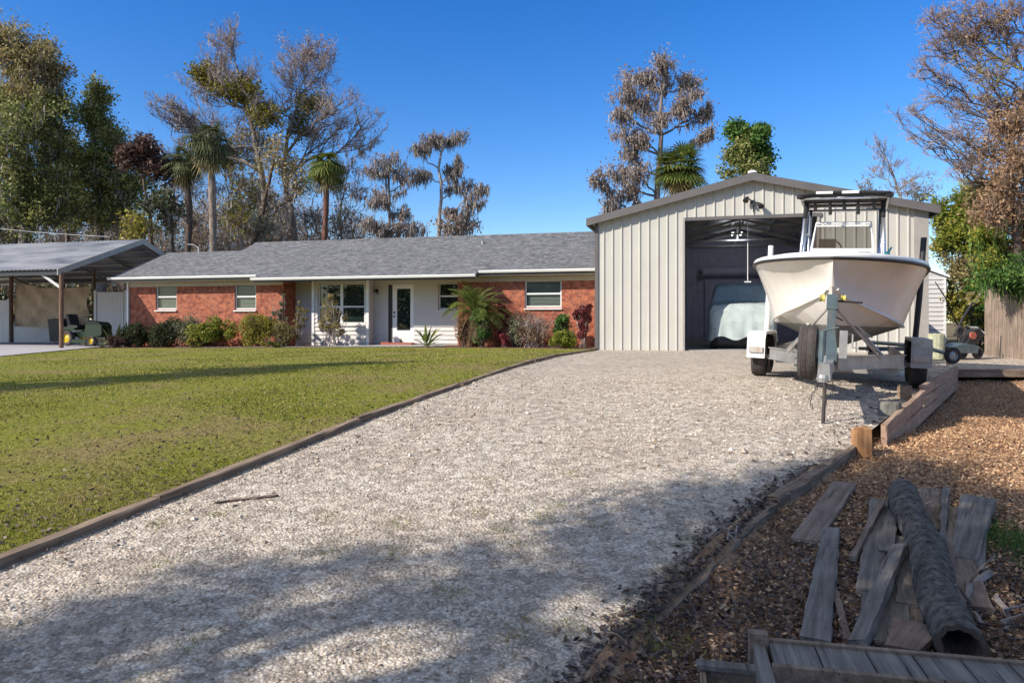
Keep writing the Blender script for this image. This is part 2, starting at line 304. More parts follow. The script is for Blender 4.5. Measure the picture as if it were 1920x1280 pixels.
# ------------------------------------------------------------------ mesh builder
class MB:
    def __init__(s): s.V = []; s.Fc = []; s.n = 0
    def add(s, V, Fa):
        V = np.asarray(V, float).reshape(-1, 3); Fa = np.asarray(Fa, int)
        s.V.append(V); s.Fc.append(Fa + s.n); s.n += len(V); return s
    def box(s, x0, x1, y0, y1, z0, z1):
        V = [(x, y, z) for z in (z0, z1) for y in (y0, y1) for x in (x0, x1)]
        return s.add(V, [(0, 2, 3, 1), (4, 5, 7, 6), (0, 1, 5, 4), (2, 6, 7, 3), (0, 4, 6, 2), (1, 3, 7, 5)])
    def prism(s, poly, axis, a, b):
        """poly: 2-D points in the plane of the two other axes (in xyz order)"""
        n = len(poly); oth = [i for i in range(3) if i != axis]
        V = np.zeros((2*n, 3))
        for i, p in enumerate(poly):
            for k, val in ((i, a), (i+n, b)):
                V[k, oth[0]] = p[0]; V[k, oth[1]] = p[1]; V[k, axis] = val
        s.add(V, [(i, (i+1) % n, (i+1) % n+n, i+n) for i in range(n)])
        base = s.n - 2*n
        s.Fc.append(np.array([[base+i for i in range(n)][::-1]])); s.Fc.append(np.array([[base+n+i for i in range(n)]]))
        return s
    def tubes(s, P, Rd, sides=4, caps=True):
        P = np.asarray(P, float)
        if P.ndim == 2: P = P[None]; Rd = np.asarray(Rd, float).reshape(1, -1) * np.ones((1, P.shape[1]))
        N, k, _ = P.shape; Rd = np.broadcast_to(np.asarray(Rd, float), (N, k))
        T = np.gradient(P, axis=1); T /= np.linalg.norm(T, axis=2, keepdims=True)+1e-9
        m = np.abs(T.mean(axis=1))
        ref = np.where((m[:, 2:3] > np.maximum(m[:, 0:1], m[:, 1:2])), np.array([[1., 0.13, 0]]), np.array([[0, 0.07, 1.]]))
        ref = np.broadcast_to(ref[:, None, :], T.shape)
        A = np.cross(T, ref); A /= np.linalg.norm(A, axis=2, keepdims=True)+1e-9
        B = np.cross(T, A)
        an = np.arange(sides)*2*math.pi/sides
        V = P[:, :, None, :] + Rd[:, :, None, None]*(np.cos(an)[None, None, :, None]*A[:, :, None, :] + np.sin(an)[None, None, :, None]*B[:, :, None, :])
        base = (np.arange(N)*k*sides)[:, None, None]
        i = np.arange(k-1)[None, :, None]; j = np.arange(sides)[None, None, :]; j2 = (j+1) % sides
        a = base+i*sides+j; b = base+i*sides+j2; c = base+(i+1)*sides+j2; d = base+(i+1)*sides+j
        Fq = np.stack([np.broadcast_to(x, (N, k-1, sides)) for x in (a, b, c, d)], -1).reshape(-1, 4)
        n0 = s.n
        s.add(V.reshape(-1, 3), Fq)
        if caps and sides > 3:
            c0 = n0 + (np.arange(N)*k*sides)[:, None] + np.arange(sides)[None, ::-1]
            c1 = n0 + (np.arange(N)*k*sides + (k-1)*sides)[:, None] + np.arange(sides)[None, :]
            s.Fc.append(c0); s.Fc.append(c1)
        return s
    def tube(s, pts, r, sides=8): 
        pts = np.asarray(pts, float); r = np.broadcast_to(np.asarray(r, float), (len(pts),)); return s.tubes(pts[None], r[None], sides)
    def lathe(s, prof, c, axis=2, n=20):
        """prof: (radius, height) list round an axis through c"""
        an = np.arange(n)*2*math.pi/n; oth = [i for i in range(3) if i != axis]; V = []
        for r, h in prof:
            v = np.zeros((n, 3)); v[:, oth[0]] = r*np.cos(an); v[:, oth[1]] = r*np.sin(an); v[:, axis] = h; V.append(v+np.array(c))
        k = len(prof); V = np.concatenate(V)
        Fq = [(i*n+j, i*n+(j+1) % n, (i+1)*n+(j+1) % n, (i+1)*n+j) for i in range(k-1) for j in range(n)]
        return s.add(V, Fq)
    def grid(s, P):
        """P: rows x cols x 3"""
        P = np.asarray(P, float); r, c, _ = P.shape
        i = np.arange(r-1)[:, None]; j = np.arange(c-1)[None, :]; a = i*c+j
        Fq = np.stack([a, a+1, a+c+1, a+c], -1).reshape(-1, 4); return s.add(P.reshape(-1, 3), Fq)
    def quads(s, C, U, W):
        """quads centred at C with half axes U and W"""
        V = np.stack([C-U-W, C+U-W, C+U+W, C-U+W], 1).reshape(-1, 3)
        Fq = np.arange(len(C)*4).reshape(-1, 4); return s.add(V, Fq)
    def leaves(s, C, size, rg, aspect=0.5, flat=0.0):
        N = len(C)
        if N == 0: return s
        d = rg.normal(size=(N, 3)); 
        d[:, 2] *= (1-flat)
        d /= np.linalg.norm(d, axis=1, keepdims=True)+1e-9
        e = rg.normal(size=(N, 3)); e[:, 2] *= (1-flat); e = np.cross(d, e) if flat == 0 else e - d*(e*d).sum(1, keepdims=True)
        e /= np.linalg.norm(e, axis=1, keepdims=True)+1e-9
        sz = size*rg.uniform(0.6, 1.3, (N, 1))
        U = d*sz*0.5; W = e*sz*0.5*aspect
        V = np.stack([C-U, C+W*1.0, C+U, C-W*1.0], 1)     # a pointed leaf shape
        Fq = np.arange(N*4).reshape(-1, 4); return s.add(V.reshape(-1, 3), Fq)
    def xform(s, mat):
        m = np.array(mat); 
        s.V = [v @ m[:3, :3].T + m[:3, 3] for v in s.V]; return s
    def build(s, name, mat, parent=None, off=None, smooth=False, kind=None):
        me = bpy.data.meshes.new(name)
        V = np.concatenate(s.V); used = np.unique(np.concatenate([f.ravel() for f in s.Fc]))
        if len(used) < len(V): mp = np.zeros(len(V), int); mp[used] = np.arange(len(used)); V = V[used]; s.Fc = [mp[f] for f in s.Fc]
        if off is not None: V = V - np.array(off)
        me.vertices.add(len(V)); me.vertices.foreach_set('co', V.ravel())
        L = np.concatenate([f.ravel() for f in s.Fc]); tot = np.concatenate([np.full(len(f), f.shape[1]) for f in s.Fc])
        st = np.concatenate([[0], np.cumsum(tot)[:-1]])
        me.loops.add(len(L)); me.loops.foreach_set('vertex_index', L.astype(np.int32))
        me.polygons.add(len(tot)); me.polygons.foreach_set('loop_start', st.astype(np.int32)); me.polygons.foreach_set('loop_total', tot.astype(np.int32))
        me.polygons.foreach_set('use_smooth', np.full(len(tot), smooth))
        me.update(calc_edges=True)
        me.materials.append(M[mat] if isinstance(mat, str) else mat)
        o = bpy.data.objects.new(name, me); COL.objects.link(o)
        if parent is not None: o.parent = parent
        if kind: o['kind'] = kind
        return o

def thing(name, label, cat, loc=(0, 0, 0), rot=0, group=None):
    o = bpy.data.objects.new(name, None); COL.objects.link(o); o.empty_display_size = 0.2
    o.location = loc; o.rotation_euler = (0, 0, rot); o['label'] = label; o['category'] = cat
    if group: o['group'] = group
    return o
def tag(o, label, cat, group=None, kind=None):
    o['label'] = label; o['category'] = cat
    if group: o['group'] = group
    if kind: o['kind'] = kind
    return o
def recenter(o):
    """move a top-level mesh object's origin to the bottom middle of its own shape"""
    me = o.data; n = len(me.vertices); a = np.empty(n*3); me.vertices.foreach_get('co', a); a = a.reshape(-1, 3)
    lo, hi = a.min(0), a.max(0); c = np.array([(lo[0]+hi[0])/2, (lo[1]+hi[1])/2, lo[2]])
    me.vertices.foreach_set('co', (a-c).ravel()); me.update(); o.location = o.matrix_basis @ Vector(c); return o

# ------------------------------------------------------------------ geometry helpers
def W(px, py, Y): return np.array([(px-960)/F*Y, Y, CZ+(HOR-py)/F*Y])
TH = math.atan2(1350, 5025)                # facades are turned by this angle
u2 = np.array([math.cos(TH), -math.sin(TH)]); v2 = np.array([math.sin(TH), math.cos(TH)])
O2 = np.array([2.416, 20.65])              # front left corner of the metal shop
def s_of(px, d):
    r = (px-960)/F
    return (r*(O2[1]+d*v2[1])-O2[0]-d*v2[0])/(u2[0]-r*u2[1])
def Yof(s_, d): return O2[1]+s_*u2[1]+d*v2[1]
def z_of(py, s_, d): return CZ+(HOR-py)/F*Yof(s_, d)
def loc2(s_, d, z=0): p = O2+s_*u2+d*v2; return (p[0], p[1], z)

EY = np.array([-4, -0.5, 3.1, 4.5, 5.3, 6.85, 8.65, 12.5, 12.9])
EX = np.array([-2.9, -1.3, 0.5, 1.48, 2.17, 3.45, 4.87, 7.7, 7.8])
PY = np.array([-60, 0, 3, 5, 6.9, 8.5, 10, 12, 16, 40, 400]); PZ = np.array([-0.8, -0.72, -0.56, -0.38, -0.20, -0.08, 0.0, 0.02, 0.0, -0.05, -0.05])
DY = np.array([-4, 3, 5, 6.85, 7.6, 8.65, 12.4, 12.9, 14, 30]); DD = np.array([0.03, 0.04, 0.06, 0.13, 0.22, 0.33, 0.30, 0.10, 0.0, 0.0])
def sm(t): t = np.clip(t, 0, 1); return t*t*(3-2*t)
def D(x, y):
    x = np.asarray(x, float); y = np.asarray(y, float)
    z = (np.interp(y-0.35, PY, PZ)+np.interp(y, PY, PZ)+np.interp(y+0.35, PY, PZ))/3
    z = z - 0.045*np.clip(x-3.6, 0, 3.2)*sm((y-6.8)/2)*(1-sm((y-12.5)/4))
    return z - 0.012*np.clip(-x-3, 0, 14)
def drop(x, y):
    side = x-np.interp(y, EY, EX)
    return np.interp(y, DY, DD)*sm((side+0.3)/0.3)
def G(x, y): return D(x, y)-drop(x, y)
def gp(px, py, fn=G, h=0.0):
    """point of the ground (plus height h) seen at a pixel"""
    Y = 5.0
    for _ in range(60):
        X = (px-960)/F*Y
        Yn = (CZ-float(fn(X, Y))-h)*F/(py-HOR); Y = 0.6*Y+0.4*min(max(Yn, 0.5), 60)
    return np.array([(px-960)/F*Y, Y, float(fn((px-960)/F*Y, Y))+h])
def resample(pts, n):
    pts = np.asarray(pts, float); seg = np.linalg.norm(np.diff(pts, axis=0), axis=1); c = np.concatenate([[0], np.cumsum(seg)])
    t = np.linspace(0, c[-1], n); return np.stack([np.interp(t, c, pts[:, i]) for i in range(pts.shape[1])], 1)
def loft(A, B, rows, cols, fn, off, name, mat, kind='structure', power=1.0):
    A = resample(A, rows); B = resample(B, rows); t = np.linspace(0, 1, cols)[None, :, None]**power
    P = A[:, None, :]*(1-t)+B[:, None, :]*t
    Z = fn(P[..., 0], P[..., 1])+off
    mb = MB(); mb.grid(np.concatenate([P, Z[..., None]], -1)); return mb.build(name, mat, kind=kind, smooth=True)

# ------------------------------------------------------------------ ground and setting
gx = np.concatenate([-np.geomspace(400, 31, 12), np.linspace(-30, -6, 30), np.linspace(-5.5, 12, 110), np.linspace(12.5, 30, 20), np.geomspace(31, 400, 12)])
gy = np.concatenate([-np.geomspace(100, 11, 6), np.linspace(-10, 1, 14), np.linspace(1.3, 15, 100), np.linspace(15.5, 45, 40), np.geomspace(46, 900, 16)])
GX, GY = np.meshgrid(gx, gy)
mb = MB(); mb.grid(np.stack([GX, GY, G(GX, GY)-0.05], -1)); mb.build('ground', 'earth', kind='structure', smooth=True)

LE = [gp(px, py, D)[:2] for px, py in ((0, 1058), (240, 968), (360, 912), (545, 842), (720, 775), (860, 725), (960, 690))]
LE = np.array(LE); LE = np.vstack([LE, [[1.15, 17.2], [1.75, 18.7], [2.25, 19.7], [2.38, 20.6]]])
d0 = (LE[0]-LE[2])/np.linalg.norm(LE[0]-LE[2]); LE = np.vstack([LE[0]+d0*7.0, LE])
# right side of the gravel: the curved timber edge, then wide in front of the shop
yr = np.linspace(-2.5, 12.9, 70); RE = np.stack([np.interp(yr, EY, EX), yr], 1)
loft(LE[:-1], RE, 90, 40, D, 0.0, 'gravel_driveway', 'gravel')
loft([(1.9, 19.2), (2.30, 19.8), (2.5, 20.9)], [(7.8, 12.9), (10.5, 16.5), (11.5, 18.5)], 12, 12, D, 0.002, 'gravel_apron', 'gravel')
loft([(7.8, 12.9), (10.5, 16.5), (11.5, 18.5)], [(16, 12.9), (17, 16.5), (18, 20)], 12, 12, D, 0.001, 'gravel_yard', 'gravel')
mb = MB()
Ym = np.linspace(-2.5, 12.88, 110); rows = []
for y in Ym:
    e = np.interp(y, EY, EX); over_ = 0.05 if y < 5.6 else 0.0; xs = e-over_+np.linspace(0, 1, 90)**1.6*(16-e+over_)
    lip = 0.012*(1-sm((xs-e-0.02)/0.2)) if y < 5.6 else 0; rows.append(np.stack([xs, np.full(90, y), D(xs, y)-np.interp(y, DY, DD)*sm((xs-e+over_)/(over_+0.12)+(over_ == 0))+lip], -1))
P = np.array(rows); P[..., 2] += 0.018*np.sin(P[..., 0]*3.1+1)*np.sin(P[..., 1]*2.7)+0.012*np.sin(P[..., 0]*7.3)*np.sin(P[..., 1]*6.1+2)
P[..., 2] -= 0.01
mb.grid(P); mb.build('mulch_ground', 'mulch', kind='structure', smooth=True)
bl = lambda s_, d: O2+s_*u2+d*v2
loft(LE[:-1], [(-30, 1), (-32, 12), tuple(bl(-36, 0.35))], 70, 90, D, 0.012, 'lawn', 'lawn', power=0.8)
# lawn far part up to the planting bed
loft([tuple(LE[-2]), tuple(bl(-0.05, 0.35))], [tuple(bl(-36, 0.0)), tuple(bl(-36, 0.7))], 6, 80, D, 0.010, 'lawn_verge', 'lawn')
loft([tuple(bl(-0.03, 0.35)), tuple(bl(-0.03, 3.6))], [tuple(bl(-19.2, 0.7)), tuple(bl(-19.2, 3.6))], 8, 60, D, 0.006, 'planting_bed', 'bed')
# walkway to the door and concrete slab of the carport
sP0, sP1 = s_of(560, 1.3), s_of(800, 1.0)
mb = MB()
pth = [(s_of(330, 0.9), 0.78, 1.02), (s_of(470, 0.9), 0.72, 1.02), (s_of(600, 0.9), 0.60, 1.2), (s_of(640, 1.2), 0.6, 2.4), (s_of(720, 1.2), 0.55, 3.25), (s_of(790, 1.2), 0.62, 3.25), (s_of(835, 1.2), 0.8, 1.3)]
P = np.zeros((len(pth), 5, 3))
for i, (s_, a, b) in enumerate(pth):
    for j in range(5):
        d = a+(b-a)*j/4; p = bl(s_, d); P[i, j] = (p[0], p[1], float(D(p[0], p[1]))+0.028)
mb.grid(P); mb.build('path', 'concrete', kind='structure')
SLA, SLB = gp(188, 651.5, D)[:2], gp(-150, 684, D)[:2]
loft([tuple(SLA), tuple(bl(-18.2, 9.5))], [tuple(SLB), (-40, 33)], 14, 30, D, 0.035, 'carport_slab', 'slab')

# ------------------------------------------------------------------ the red brick house
HZ = -0.12
SL = s_of(240, 2.45); SR = -0.14
DG, ZG = 1.95, 2.47; SLOPE = 0.41
DW = 2.45; DM = 1.62; ZM = ZG-(DG-DM)*SLOPE
s_mL = s_of(474, DM); s_mR = s_of(891, DM)
s_rL = s_of(205, DG)                          # left end of the roof
s_main = s_of(480, 5.95)                      # left end of the higher roof
hbase = (SL+SR)/2, 4.0
house = thing('brick_house', 'long single-storey red brick ranch house with white siding porch and grey shingle roof', 'house', loc2(*hbase, 0), -TH)
HO = (hbase[0], hbase[1], 0)
def hb(mb, name, mat, parent=house, **k): return mb.build(name, mat, parent, off=HO if parent is house else HO, **k)

def wall_open(mb, s0, s1, z0, z1, d0, d1, ops):
    """box wall with rectangular openings (s0, s1, z0, z1)"""
    cur = s0
    for a, b, c, d in sorted(ops):
        if a > cur: mb.box(cur, a, d0, d1, z0, z1)
        if c > z0: mb.box(a, b, d0, d1, z0, c)
        if d < z1: mb.box(a, b, d0, d1, d, z1)
        cur = b
    if s1 > cur: mb.box(cur, s1, d0, d1, z0, z1)
def siding(mb, s0, s1, z0, z1, d, ops, h=0.15):
    z = z0
    while z < z1-1e-6:
        zt = min(z+h, z1); zm = (z+zt)/2
        segs = [(s0, s1)]
        for a, b, c, e in ops:
            if c < zm < e:
                new = []
                for p, q in segs:
                    if b <= p or a >= q: new.append((p, q))
                    else:
                        if a > p: new.append((p, a))
                        if b < q: new.append((b, q))
                segs = new
        for p, q in segs: mb.prism([(d-0.040, z), (d-0.004, zt), (d+0.015, zt), (d+0.015, z)], 0, p, q)
        z = zt
def window(s0, s1, z0, z1, d, double=1, blinds=True, sill=True, mid=0.5, parent=house, off=HO):
    fr = MB(); t = 0.05
    fr.box(s0, s1, d+0.05, d+0.11, z0, z0+t).box(s0, s1, d+0.05, d+0.11, z1-t, z1)
    fr.box(s0, s0+t, d+0.05, d+0.11, z0+t, z1-t).box(s1-t, s1, d+0.05, d+0.11, z0+t, z1-t)
    w_ = (s1-s0)/double
    for i in range(1, double): fr.box(s0+w_*i-0.05, s0+w_*i+0.05, d+0.04, d+0.11, z0+t, z1-t)
    zm = z0+(z1-z0)*mid
    for i in range(double):
        a = s0+w_*i+(t if i == 0 else 0.05); b = s0+w_*(i+1)-(t if i == double-1 else 0.05)
        fr.box(a, b, d+0.06, d+0.10, zm-0.028, zm+0.028)
    f = fr.build('window', 'white', parent, off=off)
    g = MB()
    g.add([(s0+0.02, d+0.085, z0+0.02), (s1-0.02, d+0.085, z0+0.02), (s1-0.02, d+0.085, z1-0.02), (s0+0.02, d+0.085, z1-0.02)], [(0, 1, 2, 3)])
    gl = g.build('pane', 'glass_blind' if blinds else 'glass', f, off=off)
    if blinds:
        b = MB(); z = z0+0.07
        while z < z1-0.07:
            b.add([(s0+0.06, d+0.13, z), (s1-0.06, d+0.13, z), (s1-0.06, d+0.165, z+0.038), (s0+0.06, d+0.165, z+0.038)], [(0, 1, 2, 3)]); z += 0.047
        b.build('blind', 'blind', f, off=off)
    if sill:
        s_ = MB(); s_.prism([(d-0.07, z0-0.075), (d-0.07, z0-0.05), (d+0.10, z0), (d+0.10, z0-0.075)], 0, s0-0.02, s1+0.02); s_.build('sill', 'white', f, off=off)
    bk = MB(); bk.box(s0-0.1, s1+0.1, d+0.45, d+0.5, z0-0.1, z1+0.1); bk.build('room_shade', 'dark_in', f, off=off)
    return f

ZT = 2.30                                      # wall top under the soffit
def wspan(a, b, ya, yb, d):
    s0, s1 = s_of(a, d), s_of(b, d); sm_ = (s0+s1)/2; return (s0, s1, z_of(yb, sm_, d), min(ZT-0.03, z_of(ya, sm_, d)))
w1 = wspan(292, 331, 533, 580, DW); w2 = wspan(440, 480, 532, 580, DW); w5 = wspan(984, 1053, 525, 576, DW)
s_bL = s_of(530, DW)
mb = MB(); wall_open(mb, SL, s_bL, HZ, ZT, DW, DW+0.12, [w1, w2]); mb.box(s_bL-0.12, s_bL-0.0001, DW+0.12, 3.45, HZ, ZT)
mb.box(SL, SL+0.12, DW+0.12, 7.4, HZ, ZT); hb(mb, 'brick_wall', 'brick')
s_b2 = s_of(858, DW)
mb = MB(); wall_open(mb, s_b2, SR, HZ, ZT, DW, DW+0.12, [w5]); mb.box(s_b2, s_b2+0.12, DW+0.12, 3.45, HZ, ZT); hb(mb, 'brick_wall', 'brick')
for w_ in (w1, w2, w5): window(*w_, DW)
# porch: recessed siding walls with the projecting bay
DB, DD2 = 2.82, 3.32
sb0, sb1 = s_of(588, DB), s_of(690, DB)
wb = wspan(596, 684, 531, 607, DB)
mb = MB(); siding(mb, sb0, sb1, HZ, ZT, DB, [wb]); wall_open(mb, sb0, sb1, HZ, ZT, DB+0.02, DB+0.10, [wb])
mb.box(sb0, sb0+0.07, DB+0.10, DD2, HZ, ZT); mb.box(sb1-0.07, sb1, DB+0.10, DD2+0.3, HZ, ZT)
hb(mb, 'bay_wall', 'siding')
for a in (sb0, sb1): hb(MB().box(a-0.05, a+0.05, DB-0.05, DB+0.02, HZ, ZT-0.005), 'corner_board', 'white')
window(*wb, DB, double=2, blinds=False, mid=0.42)
dr = (s_of(728, DD2), s_of(776, DD2)); dz1 = z_of(530, dr[0], DD2); dz0 = HZ+0.16
w4 = wspan(822, 866, 530, 580, DD2); s_dr = s_b2+0.1
ops = [(dr[0]-0.0, dr[1], HZ, dz1), w4]
mb = MB(); siding(mb, sb1+0.005, s_dr, HZ, ZT, DD2, ops); wall_open(mb, sb1+0.005, s_dr, HZ, ZT, DD2+0.02, DD2+0.10, ops)
hb(mb, 'siding_wall', 'siding')
mb = MB(); siding(mb, s_bL+0.002, sb0-0.005, HZ, ZT, DD2, []); mb.box(s_bL+0.002, sb0-0.005, DD2+0.02, DD2+0.1, HZ, ZT); hb(mb, 'siding_wall', 'siding')
window(*w4, DD2, blinds=False)
# door with a tall glass light, set in a dark reveal
mb = MB(); a, b = dr; mb.box(a, a+0.14, DD2+0.03, DD2+0.12, HZ, dz1).box(a+0.14, b, DD2+0.03, DD2+0.12, dz1-0.04, dz1); hb(mb, 'door_reveal', 'black')
dmb = MB(); da, db_ = a+0.15, b; ga, gb = da+0.17, db_-0.15; g0, g1 = dz0+0.45, dz1-0.22
wall_open(dmb, da, db_, dz0, dz1-0.045, DD2+0.04, DD2+0.085, [(ga, gb, g0, g1)])
door = dmb.build('front_door', 'door', house, off=HO)
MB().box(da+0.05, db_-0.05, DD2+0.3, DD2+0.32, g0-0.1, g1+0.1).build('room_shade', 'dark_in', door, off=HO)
MB().box(ga, gb, DD2+0.06, DD2+0.065, g0, g1).build('door_glass', 'glass', door, off=HO)
k = MB(); k.lathe([(0, 0), (0.03, 0.01), (0.032, 0.04), (0, 0.055)], (da+0.07, DD2-0.015, dz0+0.95), 1, 12); MB().box(da+0.04, da+0.10, DD2+0.028, DD2+0.04, dz0+1.05, dz0+1.13).build('lock', 'black', door, off=HO)
k.build('handle', 'black', door, off=HO)
MB().box(a-0.05, b+0.1, DD2-0.25, DD2+0.03, HZ, dz0).build('door_step', 'redclay', house, off=HO)
# dark room boxes behind the siding so nothing shines through
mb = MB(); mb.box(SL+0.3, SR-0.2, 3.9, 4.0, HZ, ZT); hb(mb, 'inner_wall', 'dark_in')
mb = MB(); mb.box(SL, SR, 9.3, 9.45, HZ, ZT).box(SR-0.12, SR, 2.6, 9.3, HZ, ZT); hb(mb, 'rear_wall', 'brick')
# soffits, fascias, gutters
mb = MB(); mb.box(s_rL+0.1, s_mL, DG-0.0, DW+0.2, ZT, ZT+0.03).box(s_mL, s_mR, DM, DD2+0.3, ZT-0.004, ZT+0.026).box(s_mR, SR, DG, DW+0.2, ZT, ZT+0.03)
mb.box(s_rL+0.1, SL+0.02, DW+0.2, 7.4, ZT, ZT+0.03); hb(mb, 'soffit', 'soffit')
mb = MB()
for a, b, d, z in ((s_rL, s_mL-0.01, DG, ZG), (s_mL, s_mR, DM, ZM), (s_mR+0.01, SR, DG, ZG)): mb.box(a, b, d-0.02, d+0.02, z-0.14, z-0.02)
mb.box(s_mL-0.02, s_mL, DM, DG, ZT-0.03, ZM); mb.box(s_mR, s_mR+0.02, DM, DG, ZT-0.03, ZM)
hb(mb, 'fascia', 'steel_dark')
hb(MB().box(SL-0.02, s_bL+0.02, DW-0.022, DW-0.002, ZT-0.17, ZT-0.004), 'frieze_board', 'soffit'); hb(MB().box(s_b2-0.02, SR-0.01, DW-0.022, DW-0.002, ZT-0.17, ZT-0.004), 'frieze_board', 'soffit')
for a, b, d, z in ((s_rL, s_mL-0.02, DG, ZG), (s_mL-0.03, s_mR+0.03, DM, ZM), (s_mR+0.04, SR, DG, ZG)):
    mb = MB(); mb.prism([(d-0.125, z), (d-0.125, z-0.035), (d-0.095, z-0.085), (d-0.022, z-0.085), (d-0.022, z)], 0, a, b); hb(mb, 'gutter', 'gutter')
MB().box(SL-0.0, SL+0.07, DW-0.07, DW-0.002, HZ, ZT).build('downpipe', 'gutter', house, off=HO)
# roofs
def gable(mb, s0, s1, d0, z0, dr_, slope=SLOPE, th=0.10, dback=None):
    zr = z0+(dr_-d0)*slope; dback = dback or 2*dr_-d0
    mb.prism([(d0, z0), (dr_, zr), (dback, zr-(dback-dr_)*slope), (dback, zr-(dback-dr_)*slope-th), (dr_, zr-th), (d0, z0-th)], 0, s0, s1)
    return zr
mb = MB(); zr = gable(mb, s_main, SR, DG, ZG, 5.95); zl = gable(mb, s_rL, s_main, DG, ZG, 4.95)
mb.prism([(DM, ZM), (DG, ZG), (DG, ZG-0.10), (DM, ZM-0.10)], 0, s_mL, s_mR)
roof = hb(mb, 'roof', 'shingle')
mb = MB(); mb.prism([(DG+0.4, ZG-0.02), (5.95, zr-0.11), (9.5, ZG-0.02)], 0, s_main+0.06, s_main+0.16)
mb.prism([(DG+0.4, ZT+0.03), (4.95, zl-0.11), (7.5, ZT+0.03)], 0, SL+0.0, SL+0.1); hb(mb, 'gable_wall', 'siding')
mb = MB(); mb.prism([(5.80, zr-0.045), (5.95, zr+0.03), (6.10, zr-0.045), (6.10, zr-0.06), (5.95, zr+0.01), (5.80, zr-0.06)], 0, s_main-0.02, SR)
mb.build('ridge_cap', 'shingle', roof, off=HO)
sv = s_of(905, 4.9); zv = z_of(462, sv, 4.9)
MB().lathe([(0.05, -0.25), (0.05, 0.20), (0.035, 0.20), (0.035, 0.05)], (sv, 4.9, zv), 2, 12).build('vent_pipe', 'galv', roof, off=HO)
# wall lamp
lp = (s_of(708, DD2), DD2, z_of(547, s_of(708, DD2), DD2))
lamp = thing('wall_lamp', 'small dark wall lamp on the white siding left of the front door', 'lamp', loc2(*lp), -TH)
MB().box(-0.05, 0.05, -0.035, 0, -0.08, 0.08).build('back_plate', 'black', lamp)
MB().tube([(0, -0.03, 0.03), (0, -0.09, 0.10), (0, -0.14, 0.08)], 0.012, 6).lathe([(0.02, 0.07), (0.085, 0.0), (0.08, -0.01), (0.02, 0.05)], (0, -0.14, 0), 2, 12).build('shade', 'black', lamp)

# ------------------------------------------------------------------ metal shop
WS, ZE, LS = 8.5, 3.72, 12.0; ZA = ZE+WS/2*0.238
SO = (WS/2, LS/2, 0)
shop = thing('metal_shop', 'large beige ribbed metal workshop with open roll-up doorway and dark roof trim', 'workshop', loc2(*SO), -TH)
def roofz(s_): return ZE+0.238*(WS/2-abs(s_-WS/2))
o0, o1 = s_of(1284, 0), s_of(1532, 0); oz = z_of(409, (o0+o1)/2, 0)
mb = MB()
def fw(s0, s1, z0): 
    pts = [(s0, z0), (s1, z0), (s1, roofz(s1))]
    if s0 < WS/2 < s1: pts.append((WS/2, ZA))
    pts.append((s0, roofz(s0))); mb.prism(pts, 1, 0.0, 0.05)
fw(0, o0, -0.1); fw(o0, o1, oz); fw(o1, WS, -0.1)
s_ = 0.22; 
while s_ < WS-0.1:
    zb = oz+0.03 if o0-0.03 < s_ < o1+0.03 else -0.08
    zt = roofz(s_)-0.02
    mb.add([(s_-0.030, -0.0, zb), (s_-0.013, -0.032, zb), (s_+0.013, -0.032, zb), (s_+0.030, 0, zb), (s_-0.030, 0, zt), (s_-0.013, -0.032, zt), (s_+0.013, -0.032, zt), (s_+0.030, 0, zt)],
           [(0, 1, 5, 4), (1, 2, 6, 5), (2, 3, 7, 6)])
    s_ += 0.2535
mb.build('front_wall', 'shop', shop, off=SO)
mb = MB(); mb.box(0, 0.05, 0.05, LS, -0.1, ZE).box(WS-0.05, WS, 0.05, LS, -0.1, ZE); mb.build('side_wall', 'shop', shop, off=SO)
mb = MB(); mb.prism([(0, -0.1), (WS, -0.1), (WS, ZE), (WS/2, ZA), (0, ZE)], 1, LS, LS+0.05)
for i in range(33): mb.box(0.2+i*0.2535, 0.24+i*0.2535, LS-0.03, LS, 0, roofz(0.2+i*0.2535)-0.1)
mb.build('back_wall', 'inner', shop, off=SO)
mb = MB(); mb.box(0.05, 0.06, 0.06, LS-0.05, 0, ZE-0.1); mb.box(WS-0.06, WS-0.05, 0.06, LS-0.05, 0, ZE-0.1); mb.box(0.06, o0-0.1, 0.055, 0.065, 0, ZE-0.15)
mb.build('inner_lining', 'inner', shop, off=SO)
mb = MB()
for sgn in (0, 1):
    f = (lambda s_: s_) if sgn == 0 else (lambda s_: WS-s_)
    poly = [(f(-0.22), ZE-0.055), (f(WS/2), ZA), (f(WS/2), ZA+0.06), (f(-0.22), ZE+0.005)]
    mb.prism(poly, 1, -0.22, LS+0.22)
mb.build('roof', 'galv', shop, off=SO)
mb = MB()
for sgn in (0, 1):
    f = (lambda s_: s_) if sgn == 0 else (lambda s_: WS-s_)
    mb.prism([(f(-0.25), ZE-0.20), (f(WS/2), ZA-0.14), (f(WS/2), ZA+0.062), (f(-0.25), ZE+0.010)], 1, -0.262, -0.222)
mb.build('rake_trim', 'trim', shop, off=SO)
mb = MB()
for sgn in (0, 1):
    f = (lambda s_: s_) if sgn == 0 else (lambda s_: WS-s_)
    mb.prism([(f(-0.22), ZE-0.085), (f(WS/2), ZA-0.03), (f(WS/2), ZA-0.006), (f(-0.22), ZE-0.06)], 1, -0.22, -0.002)
mb.box(-0.25, -0.20, -0.22, LS, ZE-0.2, ZE-0.06).box(WS+0.2, WS+0.25, -0.22, LS, ZE-0.2, ZE-0.06)
mb.build('eave_trim', 'trim', shop, off=SO)
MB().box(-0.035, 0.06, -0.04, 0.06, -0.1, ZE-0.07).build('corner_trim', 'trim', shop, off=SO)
MB().box(WS-0.30, WS+0.035, -0.04, 0.06, -0.1, ZE-0.07).build('corner_trim', 'trim_light', shop, off=SO)
